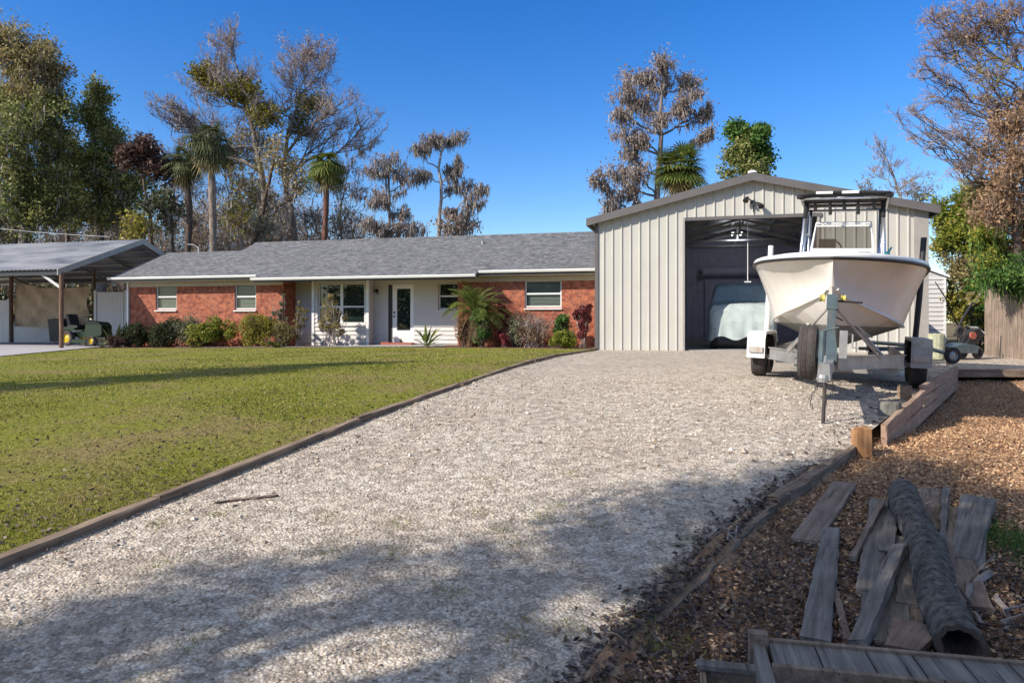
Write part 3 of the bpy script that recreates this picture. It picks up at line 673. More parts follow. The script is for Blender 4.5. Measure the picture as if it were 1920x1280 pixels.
mb = MB(); mb.box(o0-0.055, o0, -0.045, 0.10, -0.1, oz+0.06).box(o1, o1+0.055, -0.045, 0.10, -0.1, oz+0.06); mb.build('door_jamb', 'trim_light', shop, off=SO)
MB().box(o0, o1+0.12, -0.06, 0.10, oz-0.02, oz+0.07).build('door_header', 'trim', shop, off=SO)
MB().lathe([(0, 0.08), (0.10, 0.06), (0.13, 0.0), (0.0, 0.0)], (WS/2, -0.12, ZA+0.075), 2, 14).build('ridge_vent', 'gutter', shop, off=SO)
# roof frames, purlins, back roll-up door
for i in range(6):
    d = 0.5+i*2.2; mb = MB()
    for f in ((lambda s_: s_), (lambda s_: WS-s_)):
        mb.prism([(f(0.08), ZE-0.30), (f(WS/2), ZA-0.22), (f(WS/2), ZA-0.12), (f(0.08), ZE-0.18)], 1, d, d+0.06); mb.box(min(f(0.07), f(0.15)), max(f(0.07), f(0.15)), d, d+0.06, 0, ZE-0.2)
    if i > 0: mb.box(2.6, WS-2.6, d+0.01, d+0.05, ZE+0.28, ZE+0.34); mb.box(WS/2-0.03, WS/2+0.03, d+0.01, d+0.05, ZE+0.34, ZA-0.2)
    mb.build('roof_frame', 'galv', shop, off=SO)
mb = MB()
for q in np.linspace(0.3, WS/2-0.2, 5):
    for c in (q, WS-q): mb.box(c-0.04, c+0.04, 0.3, LS-0.1, roofz(c)-0.10, roofz(c)-0.06)
mb.build('purlins', 'galv', shop, off=SO)
mb = MB(); mb.box(3.0, 6.8, LS-0.12, LS-0.06, 0, 2.75); 
for i in range(30): mb.box(3.0, 6.8, LS-0.135, LS-0.12, 0.03+i*0.09, 0.08+i*0.09)
bdo = mb.build('roll_up_door', 'inner', shop, off=SO)
mb = MB(); mb.lathe([(0, 0), (0.2, 0), (0.2, 4.0), (0, 4.0)], (2.9, LS-0.32, 2.95), 0, 16); mb.build('door_roll', 'inner', bdo, off=SO)
MB().box(0.06, WS-0.06, 0.06, LS-0.06, -0.1, 0.012).build('shop_floor', 'concrete', shop, off=SO)
# ceiling shop lights (lit tubes, each with a point light) and pull cord
for i, (q, lab) in enumerate(((WS/2-0.2, 'left of a pair of lit white strip lights under the workshop roof'), (WS/2+0.12, 'right of a pair of lit white strip lights under the workshop roof'))):
    L = thing('ceiling_light', lab, 'light', loc2(q, 9.0, ZA-0.52), -TH, 'workshop strip lights')
    MB().box(-0.05, 0.05, -0.5, 0.5, 0.04, 0.08).build('housing', 'white', L); MB().tube([(0, -0.48, 0.02), (0, 0.48, 0.02)], 0.02, 8).build('tube', 'lit_tube', L)
    pl_ = bpy.data.lights.new('strip_light', 'POINT'); pl_.energy = 9; pl_.color = (0.85, 0.9, 1.0); pl_.shadow_soft_size = 0.25; po_ = bpy.data.objects.new('strip_light', pl_); COL.objects.link(po_); po_.parent = L; po_.location = (0, 0, -0.15)
sc_ = s_of(1402, 0.6)
pc = thing('pull_cord', 'thin pale door pull cord with a cross handle hanging in the workshop doorway', 'cord', loc2(sc_, 0.6, 1.9), -TH)
MB().tube([(0, 0, 0.04), (0, 0, 1.9)], 0.012, 5).build('cord', 'white', pc); MB().box(-0.09, 0.09, -0.012, 0.012, 0, 0.03).build('handle', 'white', pc)
# twin flood light on the gable
fl = (s_of(1412, 0), -0.035, z_of(380, s_of(1412, 0), 0))
fd = thing('security_light', 'dark twin-head flood light with sensor high on the workshop gable', 'light', loc2(*fl), -TH); fd.scale = (0.72, 0.6, 0.72)
MB().lathe([(0, -0.05), (0.09, -0.05), (0.09, 0), (0, 0)], (0, 0, 0), 1, 14).box(-0.012, 0.012, -0.03, 0.0, -0.36, -0.08).build('base_plate', 'black', fd)
for x0, z0, x1, z1 in ((-0.04, 0.03, -0.27, 0.12), (0.04, -0.02, 0.26, -0.12)):
    m_ = MB(); m_.tube([(x0, -0.05, z0), ((x0+x1)/2, -0.13, (z0+z1)/2+0.05), (x1*0.85, -0.16, z1)], 0.026, 8)
    m_.tube([(x1*0.75, -0.13, z1+0.06), (x1, -0.26, z1-0.05), (x1*1.04, -0.30, z1-0.09)], [0.05, 0.10, 0.11], 10); m_.build('lamp_head', 'black', fd)
MB().tube([(0, -0.05, -0.04), (0.0, -0.13, -0.09), (0.0, -0.16, -0.16)], [0.02, 0.045, 0.045], 10).build('sensor', 'black', fd)

# covered vehicle in the doorway
cs, cd = s_of(1392, 1.2), 1.0
car = thing('covered_car', 'boxy vehicle under a pale green-grey fabric cover in the workshop doorway', 'car', loc2(cs, cd, 0.01), -TH)
st = [(-0.10, 0.30, 0.75, 0.70), (0.0, 0.22, 0.86, 1.00), (0.15, 0.20, 0.93, 1.13), (0.9, 0.2, 0.95, 1.17), (1.25, 0.2, 0.95, 1.22), (1.5, 0.2, 0.80, 1.62), (1.7, 0.2, 0.76, 1.72), (2.6, 0.2, 0.78, 1.76), (3.3, 0.2, 0.80, 1.70), (3.6, 0.2, 0.9, 1.15), (4.1, 0.3, 0.86, 1.05)]
rows = []
for y, zb, hw, zt in st:
    hb_ = max(hw, 0.92 if y > 0 else hw); r_ = []
    pr = [(-hb_-0.03, zb), (-hb_, zb+0.25), (-hb_*0.99, 0.85 if zt > 1.3 else zt-0.25), (-hw*0.98, zt-0.16), (-hw*0.88, zt-0.02), (-hw*0.4, zt+0.01), (0, zt+0.02)]
    pr = pr+[(-a, b) for a, b in pr[:-1][::-1]]
    rows.append([(a, y, b) for a, b in pr])
P = np.array(rows, float)
def densify(P, n1, n2):
    a = np.linspace(0, P.shape[0]-1, n1); b = np.linspace(0, P.shape[1]-1, n2); i = np.clip(a.astype(int), 0, P.shape[0]-2); j = np.clip(b.astype(int), 0, P.shape[1]-2)
    fa = (a-i)[:, None, None]; fb = (b-j)[None, :, None]
    return P[i][:, j]*(1-fa)*(1-fb)+P[i+1][:, j]*fa*(1-fb)+P[i][:, j+1]*(1-fa)*fb+P[i+1][:, j+1]*fa*fb
P[..., 2] = 0.2+(P[..., 2]-0.2)*1.17
Pd = densify(P, 60, 60)
wv = np.sin(Pd[..., 0]*9+Pd[..., 2]*5)*np.sin(Pd[..., 1]*6+Pd[..., 2]*11+1)+0.7*np.sin(Pd[..., 0]*21+Pd[..., 2]*7)*np.sin(Pd[..., 2]*4+2)
Pd += (wv*0.018)[..., None]*np.array([0.7, -0.9, 0.1]); Pd[:, 0, 2] += 0.05*np.sin(Pd[:, 0, 1]*5); Pd[:, -1, 2] += 0.05*np.sin(Pd[:, -1, 1]*6)
mb = MB(); mb.grid(Pd)
# front drape closing the nose
fr_ = Pd[0]; n = len(fr_); bot = fr_.copy(); bot[:, 2] = np.minimum(fr_[:, 2], 0.32+0.06*np.sin(fr_[:, 0]*8)); bot[:, 1] -= 0.04
G2 = np.array([fr_*(1-t)+bot*t for t in np.linspace(0, 1, 14)]); G2[..., 1] += 0.03*np.sin(G2[..., 0]*14+G2[..., 2]*3)*(np.linspace(0, 1, 14)[:, None])
mb.grid(G2); mb.build('cover', 'cover', car, smooth=True)
def wheel(mbt, mbr, c, r, wdt, axis=0, rim='galv'):
    """tyre and rim profile round the given axis"""
    h = wdt/2; rr = r*0.56
    mbt.lathe([(rr, -h*0.75), (r*0.8, -h), (r*0.95, -h*0.9), (r, -h*0.55), (r*0.985, -h*0.5), (r, -h*0.4), (r, -h*0.08), (r*0.985, 0), (r, h*0.08), (r, h*0.4), (r*0.985, h*0.5), (r, h*0.55), (r*0.95, h*0.9), (r*0.8, h), (rr, h*0.75)], c, axis, 28)
    mbr.lathe([(rr, -h*0.75), (rr*0.92, -h*0.6), (rr*0.85, -h*0.2), (rr*0.3, -h*0.45), (0, -h*0.5)], c, axis, 24)
    mbr.lathe([(rr, h*0.75), (rr*0.92, h*0.6), (rr*0.85, h*0.2), (rr*0.3, h*0.45), (0, h*0.5)], c, axis, 24)
for x in (-0.78, 0.78):
    for y in (0.55, 3.3):
        a, b = MB(), MB(); wheel(a, b, (0, 0, 0), 0.33, 0.2); wo_ = thing('w', '', ''); bpy.data.objects.remove(wo_)
        tr = a.build('wheel', 'rubber', car); tr.location = (x, y, 0.33); rm = b.build('rim', 'galv', tr)

# ------------------------------------------------------------------ boat on its trailer
bow = np.array([(1553-960)/F*8.1, 8.1]); bdir = np.array([0.4330, 0.9014])
brot = -math.atan2(bdir[0], bdir[1])
gz = 0.0
boat = thing('motor_boat', 'white centre-console motor boat with black T-top resting on a galvanised trailer', 'boat', (bow[0]+bdir[0]*2.5, bow[1]+bdir[1]*2.5, 0.41), brot); boat.rotation_euler = (0, R(2.6), brot)
BO = (0, 2.5, 0.45)
bdir = bdir; ts = np.array([0, 0.06, 0.15, 0.3, 0.5, 0.75, 1.0, 1.3, 1.7, 2.2, 3.0, 4.0, 5.0, 5.9])
sheer_w = np.interp(ts, [0, 0.06, 0.15, 0.3, 0.5, 0.75, 1.0, 1.3, 1.7, 2.2, 3, 4, 5, 5.9], [0.015, 0.19, 0.345, 0.515, 0.675, 0.815, 0.905, 0.985, 1.055, 1.095, 1.11, 1.11, 1.09, 1.06])
sheer_z = np.interp(ts, [0, 2, 5.9], [1.56, 1.58, 1.50])
keel_z = np.interp(ts, [0, 0.06, 0.15, 0.3, 0.5, 0.75, 1.0, 1.3, 1.7, 2.2, 3, 5.9], [1.52, 1.40, 1.24, 1.04, 0.86, 0.70, 0.60, 0.53, 0.485, 0.46, 0.45, 0.44])
chine_w = np.interp(ts, [0, 0.15, 0.3, 0.5, 0.75, 1.0, 1.3, 1.7, 2.2, 3, 5.9], [0.0, 0.02, 0.09, 0.23, 0.39, 0.53, 0.65, 0.75, 0.82, 0.87, 0.87])
chine_z = np.interp(ts, [0, 0.15, 0.3, 0.5, 0.75, 1.0, 1.3, 1.7, 2.2, 3, 5.9], [1.52, 1.25, 1.15, 1.085, 1.01, 0.955, 0.90, 0.86, 0.82, 0.80, 0.79])
chine_z = np.maximum(chine_z, keel_z)
def side_pts(i, n=12):
    pts = []
    for k_ in range(n+1):
        q = k_/n; conc = 0.42*(1-min(1, ts[i]/2.6))+0.02
        x = chine_w[i]+(sheer_w[i]-chine_w[i])*(q - conc*math.sin(math.pi*q)*0.75)
        z = chine_z[i]+(sheer_z[i]-chine_z[i])*q
        pts.append((x, ts[i], z))
    return pts
hl = MB()
for sg in (-1, 1):
    P = np.array([side_pts(i) for i in range(len(ts))]); P = densify(P, 60, 26); P[..., 0] *= sg; hl.grid(P)
tr_ = [(-sheer_w[-1], ts[-1], sheer_z[-1]), (-chine_w[-1], ts[-1], chine_z[-1]), (0, ts[-1], keel_z[-1]), (chine_w[-1], ts[-1], chine_z[-1]), (sheer_w[-1], ts[-1], sheer_z[-1])]
hl.add(tr_, [(0, 1, 2, 3, 4)])
hl.build('hull', 'gel', boat, off=BO, smooth=True)
# bottom between keel and chine with a strake; upper zone stays cream, lower zone is painted
def bott(sg, q0, q1):
    rows = []
    for i in range(len(ts)):
        r_ = []
        for k_ in range(7):
            q = q0+(q1-q0)*k_/6; bul = 0.02*math.sin(math.pi*q)
            r_.append((sg*chine_w[i]*q, ts[i], keel_z[i]+(chine_z[i]-keel_z[i])*q-bul*0+0.0))
        rows.append(r_)
    return densify(np.array(rows, float), 300, 60)
up, lo = MB(), MB()
WL = 0.80
for sg in (-1, 1):
    P = bott(sg, 0, 1); n1 = P.shape[0]
    # split rows at the painted waterline by height
    c = P[..., 2]
    Pu = P.copy(); i = np.arange(P.shape[0]-1)[:, None]; j = np.arange(P.shape[1]-1)[None, :]
    idx = (i*P.shape[1]+j); Fq = np.stack([idx, idx+1, idx+P.shape[1]+1, idx+P.shape[1]], -1).reshape(-1, 4)
    zc = P.reshape(-1, 3)[Fq][:, :, 2].mean(1)
    up.add(P.reshape(-1, 3), Fq[zc >= WL]); lo.add(P.reshape(-1, 3), Fq[zc < WL])
up.build('forefoot', 'gel', boat, off=BO, smooth=True); lo.build('painted_bottom', 'hullbot', boat, off=BO, smooth=True)
# spray strakes (chine edge) as thin lips
mb = MB()
tq = np.linspace(0.2, 5.9, 60)
for sg in (-1, 1):
    A = np.stack([sg*(np.interp(tq, ts, chine_w)+0.012), tq, np.interp(tq, ts, chine_z)], 1); mb.tube(A, 0.018, 6)
    A = np.stack([sg*np.interp(tq, ts, chine_w)*0.55, tq, np.interp(tq, ts, keel_z)+(np.interp(tq, ts, chine_z)-np.interp(tq, ts, keel_z))*0.55-0.005], 1); mb.tube(A[8:], 0.014, 5)
mb.build('spray_strake', 'gel', boat, off=BO)
# gunwale band, rub rail, decks
tq = np.concatenate([np.linspace(0, 0.5, 12)**1.3, np.linspace(0.55, 5.9, 30)]); sw = np.interp(tq, ts, sheer_w); sz = np.interp(tq, ts, sheer_z)
full = np.concatenate([np.stack([-sw[::-1], tq[::-1], sz[::-1]], 1), np.stack([sw, tq, sz], 1)])
rail = full.copy(); 
cen = np.array([0, 2.0]); nn = np.zeros((len(rail), 2)); tg = np.gradient(rail[:, :2], axis=0); nn[:, 0] = tg[:, 1]; nn[:, 1] = -tg[:, 0]; nn /= np.linalg.norm(nn, axis=1, keepdims=True)+1e-9
sgn = np.sign((nn*(rail[:, :2]-cen)).sum(1)); nn *= sgn[:, None]
def ring(off, dz): r_ = full.copy(); r_[:, :2] += nn*off; r_[:, 2] += dz; return r_
mb = MB(); mb.grid(np.array([ring(0.0, 0.0), ring(0.012, 0.012), ring(0.014, 0.045), ring(0.0, 0.06), ring(-0.05, 0.066), ring(-0.20, 0.068), ring(-0.21, 0.04), ring(-0.215, -0.02)]))
mb.build('gunwale', 'gelw', boat, off=BO, smooth=True)
mb = MB(); mb.grid(np.array([ring(-0.005, -0.022), ring(0.02, -0.02), ring(0.03, -0.008), ring(0.03, 0.004), ring(0.02, 0.012), ring(-0.005, 0.014)])); mb.build('rub_rail', 'black', boat, off=BO, smooth=True)
mb = MB(); mb.prism([(a, b) for a, b in [(-0.55, 1.6), (0, 1.0), (0.55, 1.6), (0.8, 2.4), (0.85, 5.7), (-0.85, 5.7), (-0.8, 2.4)]], 2, 1.0, 1.05); mb.build('deck', 'gelw', boat, off=BO)
# foredeck cap forward
mb = MB(); fs = [(-0.72, 0.75), (-0.52, 0.42), (-0.25, 0.17), (0, 0.08), (0.25, 0.17), (0.52, 0.42), (0.72, 0.75), (0.5, 0.85), (-0.5, 0.85)]
mb.prism(fs, 2, 1.61, 1.64); mb.build('foredeck', 'gelw', boat, off=BO)
# bow eye
MB().tube([(-0.03, 0.20, 1.13), (-0.03, 0.12, 1.12), (0.03, 0.12, 1.12), (0.03, 0.20, 1.13)], 0.012, 6).build('bow_eye', 'alu', boat, off=BO)
# console: Y about 11.6 -> t about 3.9
tc_ = 3.75
con = MB(); con.prism([(-0.0, 1.05), (-0.06, 1.72), (-0.0, 1.86), (0.75, 1.92), (0.85, 1.05)], 0, -0.45, 0.45)
V = con.V[0]; V[:, 1] += tc_; cono = con.build('console', 'gelw', boat, off=BO)
z0w, z1w = 1.98, 2.43; wb_, wt_ = 0.45, 0.40
fr_ = MB()
def pt(x, z): return (x, tc_+0.02+(z-z0w)*0.35, z)
fr_.tube([pt(-wb_, z0w-0.18), pt(-wb_, z0w), pt(-wt_, z1w), pt(wt_, z1w), pt(wb_, z0w), pt(wb_, z0w-0.18)], 0.022, 6)
fr_.tube([pt(-wb_, z0w), pt(wb_, z0w)], 0.03, 6); fr_.tube([pt(-wt_-0.0, z1w-0.05), pt(wt_, z1w-0.05)], 0.012, 6)
fr_.tube([pt(-wb_, z0w-0.1), pt(wb_, z0w-0.1)], 0.05, 6)
for x in np.linspace(-wt_, wt_, 9): fr_.tube([pt(x, z1w-0.05), pt(x, z1w+0.015)], 0.007, 4)
wf = fr_.build('windscreen_frame', 'gelw', cono, off=BO)
MB().add([pt(-wb_, z0w), pt(wb_, z0w), pt(wt_, z1w-0.05), pt(-wt_, z1w-0.05)], [(0, 1, 2, 3)]).build('windscreen', 'glass_tint', cono, off=BO)
MB().lathe([(0.16, -0.01), (0.175, 0.0), (0.16, 0.01), (0.145, 0.0), (0.16, -0.01)], (-0.18, tc_+0.75, 2.05), 1, 20).tube([(-0.32, tc_+.75, 2.05), (-0.04, tc_+.75, 2.05)], 0.012, 5).tube([(-0.18, tc_+.75, 2.05), (-0.18, tc_+.6, 1.9)], 0.02, 5).build('steering_wheel', 'black', cono, off=BO)
MB().box(-0.36, -0.10, tc_+0.32, tc_+0.42, 2.03, 2.19).box(-0.25, -0.21, tc_+0.36, tc_+0.40, 1.9, 2.03).build('chart_plotter', 'black', cono, off=BO)
MB().lathe([(0.07, 0), (0.07, 0.06), (0.04, 0.10), (0, 0.11)], (-0.05, tc_-0.1, 1.78), 2, 14).build('compass', 'black', cono, off=BO)
# T-top
zt = z_t = 2.80
tt = MB()
def xt(px, Y=11.7): return 0.0
for sg in (-1, 1):
    tt.tube([(sg*0.66, tc_-0.10, 1.05), (sg*0.60, tc_-0.05, 1.9), (sg*0.55, tc_+0.05, zt-0.05)], 0.030, 8)
    tt.tube([(sg*0.60, tc_+0.10, 1.05), (sg*0.575, tc_+0.15, 1.9), (sg*0.55, tc_+0.25, zt-0.05)], 0.026, 8)
    tt.tube([(sg*0.58, tc_+0.85, 1.05), (sg*0.55, tc_+0.9, 1.9), (sg*0.54, tc_+1.0, zt-0.05)], 0.026, 8)
    for z in (1.7, 2.3): tt.tube([(sg*0.57, tc_+0.15, z), (sg*0.56, tc_+0.9, z)], 0.018, 6)
tt.tube([(-0.60, tc_-0.25, zt-0.03), (0.60, tc_-0.25, zt-0.03), (0.62, tc_, zt-0.03), (0.62, tc_+0.9, zt-0.04), (0.6, tc_+1.1, zt-0.04), (-0.6, tc_+1.1, zt-0.04), (-0.62, tc_+0.9, zt-0.04), (-0.62, tc_, zt-0.03), (-0.60, tc_-0.25, zt-0.03)], 0.024, 8)
for y in (tc_+0.3, tc_+0.7): tt.tube([(-0.61, y, zt-0.03), (0.61, y, zt-0.03)], 0.016, 6)
tto = tt.build('t_top_frame', 'alu', boat, off=BO, smooth=True)
cv = MB(); P = np.zeros((9, 11, 3))
for i, y in enumerate(np.linspace(tc_-0.30, tc_+1.12, 9)):
    for j, x in enumerate(np.linspace(-0.64, 0.64, 11)): P[i, j] = (x, y, zt+0.02+0.03*(1-(x/0.64)**2)-0.012*math.sin(i*1.5)**2)
cv.grid(P); Q = P.copy(); Q[..., 2] -= 0.02; cv.grid(Q)
cv.tube(P[0], 0.024, 8); cv.tube(P[:, 0], 0.02, 8); cv.tube(P[:, -1], 0.02, 8); cv.build('canopy', 'canvas', boat, off=BO, smooth=True)
for x in (-0.63, 0.63):
    cv = MB(); cv.lathe([(0, -0.06), (0.035, -0.05), (0.045, 0), (0.035, 0.05), (0, 0.06)], (x, tc_-0.27, zt-0.0), 0, 12); cv.build('canopy_end_roll', 'canvas', boat, off=BO)
for x in (-0.32, 0.05):
    MB().box(x-0.08+0.0, x+0.16, tc_-0.36, tc_-0.30, zt+0.025, zt+0.06).build('spreader_light', 'gelw', boat, off=BO)
for k_, x in enumerate((-0.42, -0.20, 0.0, 0.20, 0.42)):
    L_ = 0.13 if k_ % 2 == 0 else 0.21
    MB().tube([(x, tc_-0.16, zt-0.06), (x+0.01, tc_-0.10, zt-0.06-L_)], [0.022, 0.027], 10).build('rod_holder', 'black', boat, off=BO)
for sg in (-1, 1): MB().tube([(sg*0.555, tc_+0.03, zt-0.05), (sg*0.565, tc_+0.0, zt-0.30)], 0.034, 8).build('pole_wrap', 'canvas', boat, off=BO)
# anchor line, cloth on the gunwale
MB().tube([(0.25, 3.2, 1.70), (0.3, 2.9, 1.73), (0.42, 2.95, 1.70), (0.55, 3.1, 1.72), (0.62, 3.2, 1.82), (0.50, 3.3, 1.72)], 0.014, 5).build('mooring_line', 'teal', boat, off=BO)
cl = MB(); P = np.array([[(0.50+0.03*j+0.02*math.sin(i*2+j), 3.3+0.03*i, 1.72+0.045*j*(1-0.12*i)+0.03*math.sin(i*1.7+j*2.1)) for j in range(7)] for i in range(6)]); cl.grid(P); cl.build('wet_cloth', 'teal', boat, off=BO)
MB().lathe([(0, 0.0), (0.05, 0.0), (0.06, 0.06), (0.03, 0.10), (0, 0.10)], (-0.5, 3.1, 1.70), 2, 12).build('cleat', 'gelw', boat, off=BO)
# outboard engine at the stern
mb = MB(); mb.prism([(5.95, 0.9), (6.15, 0.9), (6.55, 1.15), (6.6, 1.7), (6.4, 1.95), (6.0, 1.9), (5.9, 1.5)], 0, -0.24, 0.24); mb.prism([(6.05, 0.35), (6.3, 0.35), (6.35, 0.95), (6.05, 0.95)], 0, -0.08, 0.08); mb.build('outboard_engine', 'gelw', boat, off=BO)

# trailer, same frame, origin on the ground
zT = 0.0
trl = thing('boat_trailer', 'galvanised boat trailer with blue-grey winch post and upright spare wheel', 'trailer', (bow[0]+bdir[0]*2.5, bow[1]+bdir[1]*2.5, -0.04), brot); trl.rotation_euler = (0, R(2.6), brot)
TO = (0, 2.5, 0)
mb = MB(); zb = 0.33
mb.box(-0.05, 0.05, -1.25, 1.6, zb-0.02, zb+0.10)
mb.build('tongue', 'galv', trl, off=TO)
for sg in (-1, 1):
    m_ = MB()
    a = np.array([sg*0.06, 0.25]); b = np.array([sg*0.80, 1.75]); n_ = np.array([b[1]-a[1], -(b[0]-a[0])]); n_ /= np.linalg.norm(n_)*sg; n_ = n_*0.025
    V = [(a[0]-n_[0], a[1]-n_[1]), (a[0]+n_[0], a[1]+n_[1]), (b[0]+n_[0], b[1]+n_[1]), (b[0]-n_[0], b[1]-n_[1])]
    m_.prism(V, 2, zb-0.03, zb+0.11)
    V2 = [(a[0]-n_[0]*2, a[1]-n_[1]), (a[0]+n_[0]*2, a[1]+n_[1]), (b[0]+n_[0]*2, b[1]+n_[1]), (b[0]-n_[0]*2, b[1]-n_[1])]
    m_.prism(V2, 2, zb+0.11, zb+0.122); m_.prism(V2, 2, zb-0.042, zb-0.03)
    m_.box(min(sg*0.775, sg*0.825), max(sg*0.775, sg*0.825), 1.752, 5.6, zb-0.03, zb+0.11)
    m_.build('side_rail', 'galv_rust' if sg > 0 else 'galv', trl, off=TO)
for y in (1.0, 2.0, 3.2, 4.6): MB().box(-0.77, 0.77, y, y+0.07, zb-0.10, zb-0.045).build('cross_member', 'galv', trl, off=TO) if y > 1.9 else MB().box(-0.45, 0.45, y, y+0.06, zb-0.11, zb-0.045).build('cross_member', 'galv', trl, off=TO)
for sg in (-1, 1):
    MB().box(min(sg*0.42, sg*0.52), max(sg*0.42, sg*0.52), 1.9, 5.6, zb+0.125, zb+0.17).build('bunk', 'canvas', trl, off=TO)
    for y in (2.0, 3.3, 4.7): MB().box(sg*0.47-0.03, sg*0.47+0.03, y, y+0.06, zb-0.05, zb+0.125).build('bunk_bracket', 'galv', trl, off=TO)
    MB().tube([(sg*0.55, 1.2, zb+0.12), (sg*0.28, 0.9, zb+0.42)], 0.02, 6).build('bow_support', 'galv', trl, off=TO)
# wheels and fenders
for sg in (-1, 1):
    for y in (2.35, 3.15):
        a, b = MB(), MB(); wheel(a, b, (0, 0, 0), 0.30, 0.20); w_ = a.build('wheel', 'rubber', trl); w_.location = (sg*1.02-TO[0], y-TO[1], 0.30); b.build('rim', 'galv', w_)
    xo, xi = (sg*1.155, sg*0.91); x0, x1 = min(xo, xi), max(xo, xi)
    f_ = MB(); pro = [(1.93, 0.28), (1.93, 0.56), (2.02, 0.66), (3.48, 0.66), (3.57, 0.56), (3.57, 0.28), (3.53, 0.28), (3.53, 0.55), (3.46, 0.62), (2.04, 0.62), (1.97, 0.55), (1.97, 0.28)]
    f_.prism(pro, 0, x0, x1); f_.prism([(1.932, 0.46), (1.932, 0.56), (2.02, 0.656), (3.48, 0.656), (3.568, 0.56), (3.568, 0.46)], 0, xo-0.012*sg, xo-0.002*sg)
    fo = f_.build('fender', 'gelw' if sg < 0 else 'galv', trl, off=TO)
    MB().box(x0+0.03, x1-0.03, 1.90, 1.928, 0.36, 0.44).build('step_plate', 'galv_rust', fo, off=TO)
    gpst = MB(); 
    if sg < 0: gpst.tube([(sg*1.17, 4.5, zb+0.02), (sg*1.17, 4.5, 2.12)], 0.045, 10)
    else: gpst.tube([(sg*1.10, 4.5, zb+0.02), (sg*1.14, 4.5, 1.3), (sg*1.16, 4.5, 2.25)], [0.045, 0.045, 0.045], 8)
    gpst.build('guide_post', 'gelw' if sg < 0 else 'steel_dark', trl, off=TO)
    MB().tube([(sg*0.80, 4.5, zb), (sg*1.17, 4.5, zb+0.02)], 0.022, 8).build('guide_arm', 'galv', trl, off=TO)
mb = MB()
for y in (2.35, 3.15): mb.tube([(-1.0, y, 0.29), (1.0, y, 0.29)], 0.03, 8)
mb.build('axle', 'galv', trl, off=TO)
# winch post
mb = MB(); mb.box(-0.042, 0.042, -0.25, -0.15, zb+0.10, 1.10); mb.box(-0.055, 0.055, -0.26, -0.13, 0.98, 1.14); mb.box(-0.054, 0.054, -0.262, -0.14, 0.72, 0.745); mb.box(-0.054, 0.054, -0.262, -0.14, 0.56, 0.575)
mb.prism([(-0.075, zb+0.04), (0.075, zb+0.04), (0.075, zb+0.20), (0.045, zb+0.40), (-0.045, zb+0.40), (-0.075, zb+0.20)], 1, -0.28, -0.263)
wp = mb.build('winch_post', 'bluegrey', trl, off=TO)
for sg in (-1, 1): MB().lathe([(0, -0.025), (0.045, -0.025), (0.032, 0.0), (0.045, 0.025), (0, 0.025)], (sg*0.105, -0.10, 1.10), 0, 14).build('bow_roller', 'yellow', wp, off=TO)
MB().box(0.09, 0.17, -0.26, -0.14, zb+0.12, zb+0.42).tube([(0.17, -0.2, zb+0.38), (0.22, -0.2, zb+0.38), (0.22, -0.2, zb+0.24), (0.28, -0.2, zb+0.24)], 0.012, 6).build('winch', 'galv', wp, off=TO)
MB().tube([(0.05, -0.15, 1.07), (0.30, -0.12, 1.06)], 0.012, 6).build('winch_handle', 'steel_dark', wp, off=TO)
for sg in (-1, 1): MB().tube([(sg*0.05, -0.18, 0.98), (sg*0.52, 0.85, zb+0.10)], 0.014, 6).build('brace_rod', 'galv_rust', trl, off=TO)
MB().tube([(0.03, -0.1, 0.9), (0.10, 0.5, 0.86)], 0.01, 4).build('winch_strap', 'steel_dark', trl, off=TO)
# coupler, jack, spare wheel, safety chains
mb = MB(); mb.prism([(-0.06, zb-0.03), (0.06, zb-0.03), (0.045, zb+0.12), (-0.045, zb+0.12)], 1, -1.60, -1.25); mb.lathe([(0.0, 0.0), (0.055, 0.0), (0.06, -0.03), (0.055, -0.07), (0.0, -0.07)], (0, -1.56, zb+0.02), 2, 14)
mb.tube([(0, -1.45, zb+0.12), (0, -1.36, zb+0.18)], 0.015, 6); mb.build('coupler', 'galv', trl, off=TO)
jz = float(D(bow[0]+bdir[0]*-1.2, bow[1]+bdir[1]*-1.2))
mb = MB(); mb.tube([(0.0, -1.2, zb-0.02), (0.0, -1.2, jz+0.02)], 0.018, 10); mb.tube([(0, -1.2, jz+0.015), (0, -1.2, jz)], 0.03, 12)
jk = mb.build('jack_leg', 'rubber', trl, off=TO)
MB().tube([(-0.04, -1.2, zb-0.05), (-0.04, -1.2, zb+0.42)], 0.033, 10).tube([(-0.04, -1.2, zb+0.42), (0.1, -1.2, zb+0.46)], 0.01, 5).build('jack_tube', 'bluegrey', jk, off=TO)
a, b = MB(), MB(); wheel(a, b, (0, 0, 0), 0.315, 0.20); sp_ = a.build('spare_wheel', 'rubber', trl); sp_.location = (-0.235, 0.05-TO[1], 0.48); b.build('rim', 'galv', sp_)
MB().box(-0.16, -0.05, -0.02, 0.1, zb+0.10, zb+0.2).build('spare_bracket', 'galv', trl, off=TO)
mb = MB()
for x, ys in ((-0.10, -1.05), (0.05, -1.35)):
    ztop = zb-0.02; zlo = jz+0.12 if x < 0 else jz+0.22; n = int((ztop-zlo)/0.028)
    for i in range(n):
        z = ztop-i*0.028; xx = x+0.03*math.sin(i*0.5)
        th = np.linspace(0, 2*math.pi, 7)
        ring_ = np.stack([xx+0.011*np.cos(th)*(i % 2), ys+0.011*np.cos(th)*((i+1) % 2), z+0.018*np.sin(th)], 1); mb.tube(ring_, 0.0035, 4)
mb.build('safety_chain', 'steel_dark', trl, off=TO)

